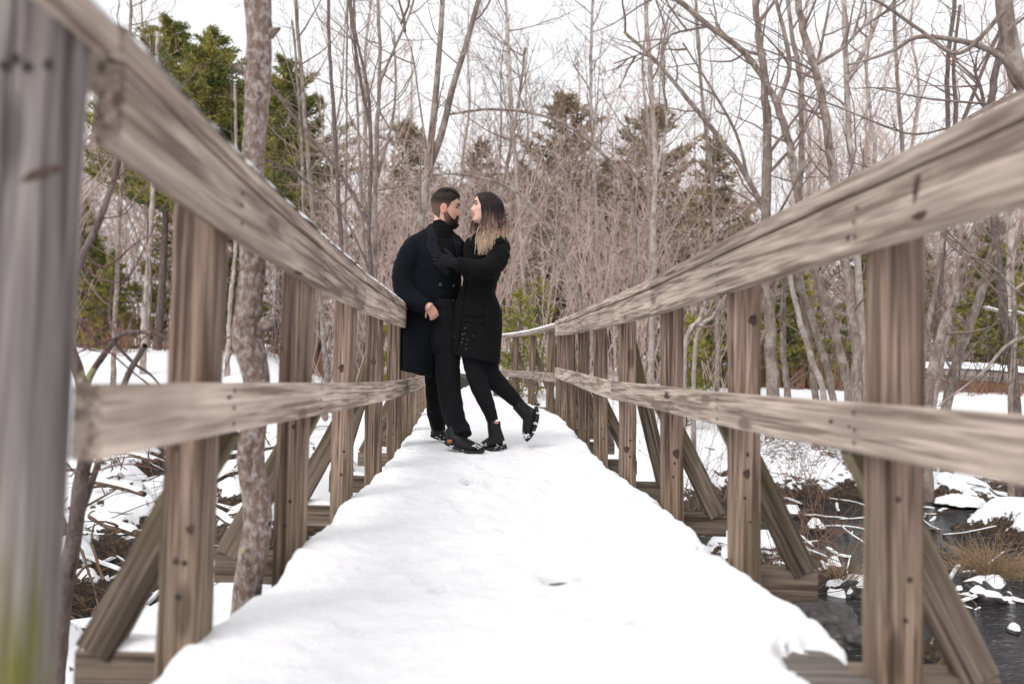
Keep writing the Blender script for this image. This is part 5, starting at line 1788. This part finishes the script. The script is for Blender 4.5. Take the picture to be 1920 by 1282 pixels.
# overcoat
cp = []
cp.append(loft([(821, 418, .02, 17, 15), (822, 425, .02, 22, 19), (821, 432, .02, 32, 23), (818, 440, .02, 43, 28), (813, 449, .02, 52, 32), (811, 460, .01, 56, 34), (808, 480, 0, 56, 36), (804, 520, 0, 52, 36), (800, 560, .0, 45, 36), (792, 590, .0, 38, 36), (787, 630, .01, 35, 38), (782, 670, .02, 33, 40), (778, 700, .03, 31, 42)], 34, flat=2.3, level=True))
cp.append(loft([(779, 452, -.04, 15, 17), (769, 474, -.07, 22, 22), (757, 505, -.09, 21, 22), (757, 535, -.11, 20, 21), (768, 556, -.14, 18.5, 19), (785, 566, -.165, 16.5, 17), (801, 573, -.185, 15, 14)], 22))
cp.append(loft([(846, 450, .06, 20, 22), (874, 488, .17, 20, 21), (890, 520, .24, 18, 18), (912, 533, .23, 14, 14)], 18))
cp.append(loft([(838, 470, .04, 28, 30), (842, 540, .06, 24, 32), (846, 600, .10, 20, 32), (848, 660, .13, 16, 30), (848, 700, .15, 14, 26)], 20))
me = fuse(cp, .0058, 3)
def mf(c):
    p = c
    low = 1 - sm(.4, .95, p.z)
    x = .0045 * noise.noise(Vector((p.x * 9, p.y * 9, p.z * 9))) + .006 * low * noise.noise(Vector((p.x * 22, p.y * 22, p.z * 2.2)))
    arm = sm(-.74, -.80, p.x) if False else (1 if p.x < Q(792, 500).x else 0)
    x += .0042 * noise.noise(Vector((p.x * 14, p.y * 14, p.z * 38 + p.x * 22))) * (1 if p.z > .85 else .2)
    return x
folds(me, mf)
# slant the hem: lower at the front edge
for v in me.vertices:
    if v.co.z < .60:
        t_ = (v.co.x - Q(748, 690).x) / (Q(812, 690).x - Q(748, 690).x)
        v.co.z -= (min(1, max(0, t_)) * 16 - 12) * K * (1 - sm(.43, .60, v.co.z))
coat_tree = bvh(me)
coat = put('overcoat', me, man, M['navy'])
# collar, lapels, edge, pocket flap, buttons
def addp(name, owner, tree, outline, mat, lift=.006, thick=.006, cuts=4, default=-.12):
    return put(name, patch(tree, outline, lift, thick, cuts, default), owner, M[mat])
addp('sweater_front', man, coat_tree, [(812, 432), (820, 437), (832, 441), (846, 438), (851, 446), (856, 470), (858, 495), (850, 505), (838, 500), (828, 480), (818, 455)], 'black', .003, .003)
addp('coat_collar', man, coat_tree, [(806, 421), (801, 430), (802, 445), (807, 452), (815, 446), (822, 452), (818, 436), (811, 418)], 'navy2', .010, .007)
addp('lapel', man, coat_tree, [(802, 446), (816, 447), (821, 454), (829, 472), (838, 493), (844, 512), (836, 516), (820, 500), (808, 477), (799, 456), (811, 456)], 'navy2', .009, .006)
addp('lapel', man, coat_tree, [(846, 437), (856, 447), (866, 455), (867, 470), (862, 500), (856, 512), (852, 505), (857, 480), (853, 456)], 'navy2', .008, .006)
for (x, y) in ((826, 531), (827, 565), (850, 533)):
    d = (Q(x, y) - CAMP).normalized()
    h = coat_tree.ray_cast(CAMP, d)
    if h[0] is not None:
        me = raw([ball(h[0] - d * .004, 3.4 * K, 1.5 * K, 3.4 * K)])
        me.polygons.foreach_set('use_smooth', np.ones(len(me.polygons), dtype=bool))
        put('button', me, man, M['horn'])
# trousers
tp = [loft([(832, 560, -.02, 27, 30), (832, 600, -.02, 30, 31), (833, 640, -.02, 30, 30), (834, 655, -.01, 26, 26)], 24),
      loft([(838, 610, -.03, 25, 26), (839, 660, -.035, 24, 23), (840, 705, -.05, 22.5, 21), (845, 745, -.08, 21.5, 20), (853, 780, -.12, 19.5, 19), (862, 803, -.15, 18.5, 19), (866, 815, -.17, 19, 20)], 26),
      loft([(820, 610, .03, 24, 25), (817, 660, .07, 21, 22), (816, 705, .12, 19, 20), (816, 745, .17, 18, 18), (819, 780, .24, 16.5, 17), (822, 803, .28, 15, 16)], 26)]
me = fuse(tp, .0055, 2)
folds(me, lambda c: .0075 * noise.noise(Vector((c.x * 11, c.y * 11, c.z * 16 + c.x * 10))) + .0065 * noise.noise(Vector((c.x * 22 + c.z * 14, c.y * 20, c.z * 30))) * (1 if c.z < .26 else .45))
put('trousers', me, man, M['denim'])
def boot(owner, rows, sole_rows, name='boot', heel=None, snow=()):
    me = fuse([loft(r_, 18) for r_ in rows], .0042, 2)
    b_ = put(name, me, owner, M['leather'])
    me2 = fuse([loft(r_, 14, flat=3.2) for r_ in sole_rows], .0042, 1)
    off = owner.location.copy()
    put('sole', me2, owner, M['sole'])
    if snow:
        sn = []
        rs = random.Random(9)
        for (x, y, d, w_, n_) in snow:
            for _ in range(n_):
                sn.append(ball(Q(x + rs.gauss(0, w_), y + rs.gauss(0, w_ * .4), d + rs.gauss(0, .008)), rs.uniform(.7, 2.6) * K, rs.uniform(.7, 2.2) * K, rs.uniform(.35, .9) * K, None, 8, 6))
        me3 = raw(sn)
        me3.polygons.foreach_set('use_smooth', np.ones(len(me3.polygons), dtype=bool))
        put('clinging_snow', me3, owner, M['snow'])['kind'] = 'stuff'
boot(man, [[(848, 800, -.15, 13, 14), (852, 815, -.17, 15, 14), (862, 826, -.20, 14, 13), (880, 832, -.25, 10, 12.5), (894, 836, -.29, 8, 12), (902, 838, -.31, 4, 7)],
           [(842, 822, -.155, 9, 12), (855, 828, -.18, 9, 13), (872, 833, -.22, 8, 13)]],
     [[(838, 826, -.15, 5, 10), (852, 834, -.18, 4.5, 12.5), (872, 841, -.23, 4, 12.5), (890, 844, -.28, 4, 13), (904, 843, -.315, 3.5, 8)]], 'shoe',
     snow=((895, 832, -.345, 5, 22), (846, 834, -.22, 4, 10), (866, 841, -.27, 8, 8)))
boot(man, [[(820, 795, .27, 11, 12), (822, 806, .26, 13, 12), (830, 812, .24, 9, 11), (840, 815, .22, 5, 9)], [(812, 806, .29, 7, 10), (822, 811, .27, 8, 11), (834, 815, .24, 6, 10)]],
     [[(810, 813, .29, 4, 9), (824, 818, .27, 4, 11), (842, 820, .22, 3.5, 9)]], 'shoe', snow=((828, 816, .16, 7, 6),))
me = raw([ball(Q(843, 824, -.235), 5 * K, 2 * K, 3.5 * K)])
put('shoe_heel_tab', me, man, M['rust'])

# ---------------------------------------------------------------- the woman
wom = empty('person', Vector((Q(915, 835, 0).x, YC - .1, 0.0)), 'smiling long haired woman in black coat with one boot kicked up behind her', 'person')
Tw, Twi, Rw = frame(910, 399, -.06, 180 + 14, -4, 0, .80)
parts = [head_mesh(Tw, fem=.8)]
parts.append(loft([(917, 392, -.05, 13, 13), (914, 410, -.05, 12.5, 13), (912, 428, -.04, 14, 14), (914, 442, -.03, 24, 18)], 18))
parts.append(loft([(913, 438, -.03, 22, 16), (910, 452, -.03, 34, 22), (908, 490, -.03, 32, 26), (902, 540, -.03, 26, 22), (898, 590, -.03, 33, 28), (895, 640, -.03, 33, 28), (894, 672, -.03, 20, 20)], 22))
parts.append(loft([(932, 462, -.12, 11, 11), (928, 480, -.17, 11, 11), (912, 500, -.22, 11, 11), (885, 498, -.24, 9, 9), (856, 491, -.24, 7.5, 7.5), (846, 488, -.24, 7, 7)], 14))
parts.append(loft([(895, 455, .08, 13, 13), (875, 480, .12, 11, 11), (850, 470, .13, 9, 9)], 14))
parts.append(loft([(886, 650, -.05, 18, 19), (894, 700, -.06, 14, 15), (908, 740, -.06, 11.5, 12), (918, 775, -.06, 8, 8.5), (925, 795, -.06, 7, 7), (926, 815, -.06, 7, 8)], 16))
parts.append(loft([(903, 650, .0, 18, 19), (918, 695, .0, 15, 16), (938, 718, .02, 12, 12), (960, 738, .04, 10, 10), (978, 757, .05, 7, 7), (992, 775, .05, 7, 8)], 16))
me = fuse(parts, .0046, 1)
SW, LW, CH = (0.70, 0.44, 0.345), (0.52, 0.15, 0.15), (0.68, 0.27, 0.21)
def wtone(co):
    p = Twi(co)
    c_ = SW
    if -5 < p.z < 75 and abs(p.x) < 45 and abs(p.y) < 32:
        if p.x > 27 and abs(p.y) < 9.5 and 13.2 < p.z < 20: c_ = LW
        if p.x > 27 and abs(p.y) < 8.5 and 16.2 < p.z < 17.5: c_ = (.75, .70, .66)
        c_ = lerp3(c_, CH, .55 * math.exp(-((p.x - 22) / 8) ** 2 - ((p.z - 28) / 6) ** 2) + .25 * math.exp(-((p.x - 38) / 4) ** 2 - ((p.z - 28) / 4) ** 2))
    return c_
paint(me, wtone)
put('body', me, wom, M['skin_w'])
face_bits(Tw, wom, 1.25, .55, .75)
# coat
cp = []
cp.append(loft([(914, 424, -.03, 15, 14), (915, 430, -.03, 20, 17), (915, 437, -.03, 31, 22), (914, 446, -.03, 39, 26), (913, 458, -.03, 43, 29), (910, 480, -.03, 41, 31), (904, 510, -.03, 34, 29), (896, 540, -.03, 33, 29), (895, 575, -.03, 44, 33), (895, 615, -.03, 47, 36), (893, 650, -.03, 46, 38), (892, 672, -.03, 45, 39)], 34, flat=2.3, level=True))
cp.append(loft([(936, 450, -.10, 19, 20), (937, 468, -.14, 20, 20), (930, 487, -.18, 20, 19), (914, 500, -.22, 19.5, 18), (893, 499, -.24, 17, 16), (873, 495, -.245, 15, 14), (857, 491, -.25, 13.5, 12)], 22))
cp.append(loft([(892, 452, .07, 17, 18), (872, 478, .11, 15, 15), (852, 470, .13, 13, 13)], 18))
me = fuse(cp, .0058, 3)
def wf(c):
    low = 1 - sm(.5, 1.0, c.z)
    x = .004 * noise.noise(Vector((c.x * 9, c.y * 9 + 4, c.z * 9)))
    x += .005 * low * noise.noise(Vector((c.x * 20, c.y * 20, c.z * 2.5 + 7)))
    x += .0058 * noise.noise(Vector((c.x * 30 + c.z * 22, c.y * 10, c.z * 30))) * (1 if c.z > .98 else .25)
    return x
folds(me, wf)
for v in me.vertices:
    if v.co.z < .72:
        t_ = (v.co.x - Q(850, 650).x) / (Q(938, 650).x - Q(850, 650).x)
        v.co.z -= (min(1, max(0, t_)) * 24 - 17) * K * (1 - sm(.50, .72, v.co.z))
wtree = bvh(me)
put('coat', me, wom, M['coat'])
addp('coat_collar', wom, wtree, [(886, 428), (892, 424), (900, 430), (906, 442), (898, 452), (888, 462), (881, 458), (884, 444)], 'coat', .012, .012)
addp('coat_collar', wom, wtree, [(926, 430), (940, 438), (946, 448), (934, 452), (922, 446)], 'coat', .010, .010)
addp('pocket_flap', wom, wtree, [(868, 592), (908, 598), (907, 604), (867, 598)], 'coat', .005, .004)
addp('pocket', wom, wtree, [(868, 560), (908, 563), (907, 592), (868, 588)], 'coat', .004, .003)
addp('coat_front_edge', wom, wtree, [(872, 505), (876, 505), (860, 640), (855, 655), (850, 652), (858, 600)], 'coat', .006, .005)
# flecks of snow on the cloth
rs = random.Random(12); fl = []
for _ in range(24):
    x, y = (rs.gauss(872, 8), rs.gauss(618, 22)) if rs.random() < .6 else (rs.uniform(862, 935), rs.uniform(520, 660))
    d = (Q(x, y) - CAMP).normalized(); h = wtree.ray_cast(CAMP, d)
    if h[0] is not None and h[3] < 5.5:
        s_ = rs.uniform(.2, .5) * K
        fl.append(ball(h[0], s_, s_, s_ * 1.2, None, 6, 4))
me = raw(fl); put('snow_flecks', me, wom, M['snow'])['kind'] = 'stuff'
# glove
me = fuse(hand(Q(851, 489, -.245), (-1, .10, .26), (.05, .75, .1), -1, .93, (6, 10, 8), 5, (.75, .62, .1)) + [loft([(862, 492, -.245, 9, 8), (852, 489, -.245, 9.5, 8.5), (844, 487, -.245, 9, 7)], 14)], .0034, 1)
put('glove', me, wom, M['glove'])
# leggings
me = fuse([loft([(885, 640, -.05, 22, 24), (889, 680, -.055, 20, 21), (896, 708, -.06, 18.5, 18), (906, 736, -.06, 16.5, 16), (916, 760, -.06, 13.5, 13.5), (924, 785, -.06, 11, 11)], 24),
           loft([(903, 640, .0, 24, 24), (912, 680, .0, 22, 21), (921, 700, .0, 19.5, 18), (937, 718, .02, 17.5, 16), (956, 736, .04, 14.5, 14), (975, 755, .05, 11, 11)], 24)], .005, 2)
folds(me, lambda c: .0035 * noise.noise(Vector((c.x * 16, c.y * 16, c.z * 30))))
put('leggings', me, wom, M['legg'])
boot(wom, [[(926, 786, -.06, 12.5, 13), (927, 800, -.06, 12.5, 14), (930, 814, -.06, 14, 15), (932, 824, -.06, 15, 15)],
           [(940, 822, -.055, 9, 13), (926, 823, -.07, 11, 14), (914, 827, -.10, 8.5, 13), (904, 831, -.125, 6, 11)]],
     [[(949, 832, -.05, 4.5, 11), (935, 834, -.06, 4.5, 13.5), (918, 836, -.09, 4.2, 13.5), (901, 836, -.13, 3.6, 9)]],
     snow=((905, 829, -.20, 4, 16), (935, 835, -.17, 9, 10)))
boot(wom, [[(970, 752, .05, 12.5, 13), (980, 763, .05, 13, 13.5), (990, 772, .05, 15, 14)],
           [(1000, 762, .05, 7, 12), (995, 775, .05, 13, 14), (991, 792, .05, 11.5, 13.5), (988, 806, .05, 9, 12.5), (985, 817, .05, 5, 9)]],
     [[(1005, 758, .05, 4, 10), (1007, 775, .05, 4.5, 12.5), (1003, 795, .05, 4.2, 13), (995, 812, .05, 4, 12), (986, 822, .05, 3.5, 7)]],
     snow=((985, 812, -.02, 4.5, 40), (1006, 790, .0, 3, 22), (1008, 770, .0, 2, 8), (1002, 806, .0, 3, 16)))
me = raw([ball(Q(931, 788, -.10), 4.5 * K, 2.5 * K, 2.4 * K)]); put('ankle_sock', me, wom, simple('pink_sock', (.5, .25, .22), .8))
# hair: shell, mass and long locks, dark at the crown and blond towards the ends
def woff(th, z):
    a = abs((th + PI) % (2 * PI) - PI); deg = math.degrees(a)
    line = interp([(0, 62), (12, 61), (30, 57), (45, 48), (56, 36), (64, 20), (72, -6)], deg) if deg < 72 else -9
    k_ = sm(line - 1.5, line + 3, z)
    thick = interp([(-5, 5.0), (20, 5.0), (50, 4.2), (62, 3.6), (72, 3)], z)
    return -1.8 + k_ * (1.8 + thick + .35 * math.sin(th * 37 + z * .15))
V, Fc = head_mesh(Tw, woff, -3, 71.4, 70, 120, fem=.8, zoff=lambda th, z: max(0, (z - 58) / 13) * 3.2)
HZ0, HZ1 = Q(915, 402).z, Q(915, 452).z
DK, BL = (0.026, 0.017, 0.018), (0.56, 0.41, 0.30)
def htone(co, j=0.0):
    t_ = (HZ0 - co.z) / (HZ0 - HZ1) + j
    t_ = min(1, max(0, t_))
    return lerp3(DK, (0.20, 0.125, 0.10), t_ * 2) if t_ < .5 else lerp3((0.20, 0.125, 0.10), BL, t_ * 2 - 1)
me = raw([(V, Fc), ])
me.polygons.foreach_set('use_smooth', np.ones(len(me.polygons), dtype=bool))
paint(me, lambda co: htone(co))
put('hair', me, wom, M['hair_w'])
rl = random.Random(6)
T_ = Tubes(); jit = []
def lock(p0_, mid, end_, w_, wav):
    """crown, cheek and end points in pixels plus depth"""
    P = [p0_, (p0_[0] * .3 + mid[0] * .7, p0_[1] * .62 + mid[1] * .38, p0_[2] * .12 + mid[2] * .88), mid, ((mid[0] + end_[0]) / 2 + wav, (mid[1] + end_[1]) / 2, (mid[2] + end_[2]) / 2), ((mid[0] + end_[0] * 3) / 4 - wav, (mid[1] + end_[1] * 3) / 4, end_[2]), end_]
    S = spline([Q(*p) for p in P], 3)
    n = len(S)
    T_.add(S, [w_ * K * (.5 + .5 * min(1, i / 3)) * (1 - .75 * max(0, (i / (n - 1) - .6) / .4)) for i in range(n)], 4)
for i in range(430):
    a = rl.uniform(0, 1)
    # around the head from the face edge on the camera side, over the back, to the far side
    if a < .62:      # camera side, falls over the near shoulder and chest
        u = rl.random()
        p0_ = (900 + 27 * u, 358 + 2.5 * rl.random() + 12 * (u - .5) ** 2, -.06 - .012)
        mid = (907 + 34 * u + rl.gauss(0, 1.5), 398 + rl.uniform(-4, 6), -.06 - .092 + .05 * u * u)
        ends = 893 + 58 * u ** 1.15 + rl.gauss(0, 4)
        ey = interp([(885, 448), (900, 466), (912, 462), (922, 450), (940, 438), (956, 436)], ends) + rl.gauss(0, 9)
        if rl.random() < .12: ends += rl.choice((-7, 8)); ey -= rl.uniform(0, 12)
        end_ = (ends, min(474, ey), -.06 - .145 + .04 * u)
        lock(p0_, mid, end_, rl.uniform(.7, 1.5), rl.uniform(-4.5, 4.5))
    elif a < .85:    # back
        u = rl.random()
        p0_ = (918 + 10 * u, 359 + 3 * u, -.05 + .03 * rl.uniform(-1, 1))
        mid = (937 + 8 * u + rl.gauss(0, 1), 396 + rl.uniform(-6, 8), -.05 + rl.uniform(-.06, .06))
        end_ = (938 + 14 * u + rl.gauss(0, 2), 434 + rl.gauss(0, 6), -.05 + rl.uniform(-.09, .05))
        lock(p0_, mid, end_, rl.uniform(.7, 1.5), rl.uniform(-2, 2))
    else:            # far side, seen past the face
        u = rl.random()
        p0_ = (903 + 8 * u, 362, -.03)
        mid = (893 + 8 * u, 395, -.06 + .075)
        end_ = (877 + 14 * u + rl.gauss(0, 2), 440 + rl.gauss(0, 6), -.06 + .05)
        lock(p0_, mid, end_, rl.uniform(.6, 1.2), rl.uniform(-2.5, 2.5))
v, q = T_.arrays()
me = mesh_np('locks', v, q)
seg = {}
paint(me, lambda co: htone(co, .55 * noise.noise(Vector((co.x * 70, co.y * 70, co.z * 3)))))
o = put('hair_locks', me, wom, M['hair_w']); o['kind'] = 'stuff'
man.location.z -= .010; wom.location.z -= .014
print('tris total', ntri())
# ================================================================ knots and bolt holes that show on single timbers
M['knot'] = simple('dark_knot', (0.075, 0.048, 0.040), .85, .5, 160, .2, .6, .003)
bpy.context.view_layer.update()
_kn = [o for o in bridge.children if o.type == 'MESH' and o.name.split('.')[0] in ('post', 'top_rail', 'lower_rail', 'cap_rail')]
_tr = []
for o in _kn:
    mw = o.matrix_world
    _tr.append((o, BVHTree.FromPolygons([mw @ v.co for v in o.data.vertices], [tuple(p.vertices) for p in o.data.polygons])))
def knot(px, py, rx, ry, roll=0):
    d = (at(px, py, 3.0) - CAMP).normalized()
    best = None
    for o, t in _tr:
        h = t.ray_cast(CAMP, d)
        if h[0] is not None and (best is None or h[3] < best[1][3]): best = (o, h)
    if not best: return
    o, h = best
    n = h[1] if h[1].dot(d) < 0 else -h[1]
    k = h[3] / F
    u = Vector((1, 0, 0)) if abs(n.x) < .7 else Vector((0, 1, 0))
    u = (u - n * u.dot(n)).normalized(); v = n.cross(u)
    c_, s_ = math.cos(math.radians(roll)), math.sin(math.radians(roll))
    u, v = u * c_ + v * s_, v * c_ - u * s_
    foresh = max(.25, abs(n.dot(d)))
    V, Fc = [], []
    for ring_, lift in ((1.0, -.0004), (.8, .0006), (.35, .0010)):
        for i in range(18):
            a = i * 2 * PI / 18
            w_ = ring_ * (1 + .14 * math.sin(a * 3 + px) + .08 * math.sin(a * 5 + py))
            V.append(h[0] + u * math.cos(a) * rx * k * w_ / (foresh if abs(n.x) > .7 else 1) + v * math.sin(a) * ry * k * w_ + n * lift)
    V.append(h[0] + n * .0006)
    for r_ in range(2):
        for i in range(18): Fc.append((r_ * 18 + i, r_ * 18 + (i + 1) % 18, r_ * 18 + 18 + (i + 1) % 18, r_ * 18 + 18 + i))
    for i in range(18): Fc.append((36 + i, 36 + (i + 1) % 18, 54))
    inv = o.matrix_world.inverted()
    me = bpy.data.meshes.new('knot')
    me.from_pydata([tuple(inv @ q) for q in V], [], Fc)
    me.polygons.foreach_set('use_smooth', np.ones(len(me.polygons), dtype=bool))
    kk = link('knot', me, o, M['knot'])
for a in ((1718, 352, 5, 26, -14), (1724, 404, 12, 8), (78, 325, 42, 9, 20), (1412, 600, 9, 11), (357, 992, 8, 10), (330, 838, 6, 9), (309, 881, 4, 6), (330, 1052, 6, 7), (1400, 888, 7, 9), (1402, 852, 3, 5),
          (1268, 850, 7, 9), (1175, 842, 6, 7), (1668, 872, 5, 6), (1684, 936, 5, 6), (551, 800, 4, 5), (640, 690, 5, 8), (700, 678, 6, 8), (1558, 790, 4, 4), (1592, 800, 3, 3), (430, 745, 4, 4), (1250, 742, 6, 6), (560, 512, 8, 4), (1100, 622, 6, 5), (1590, 446, 3, 7)):
    knot(*a)
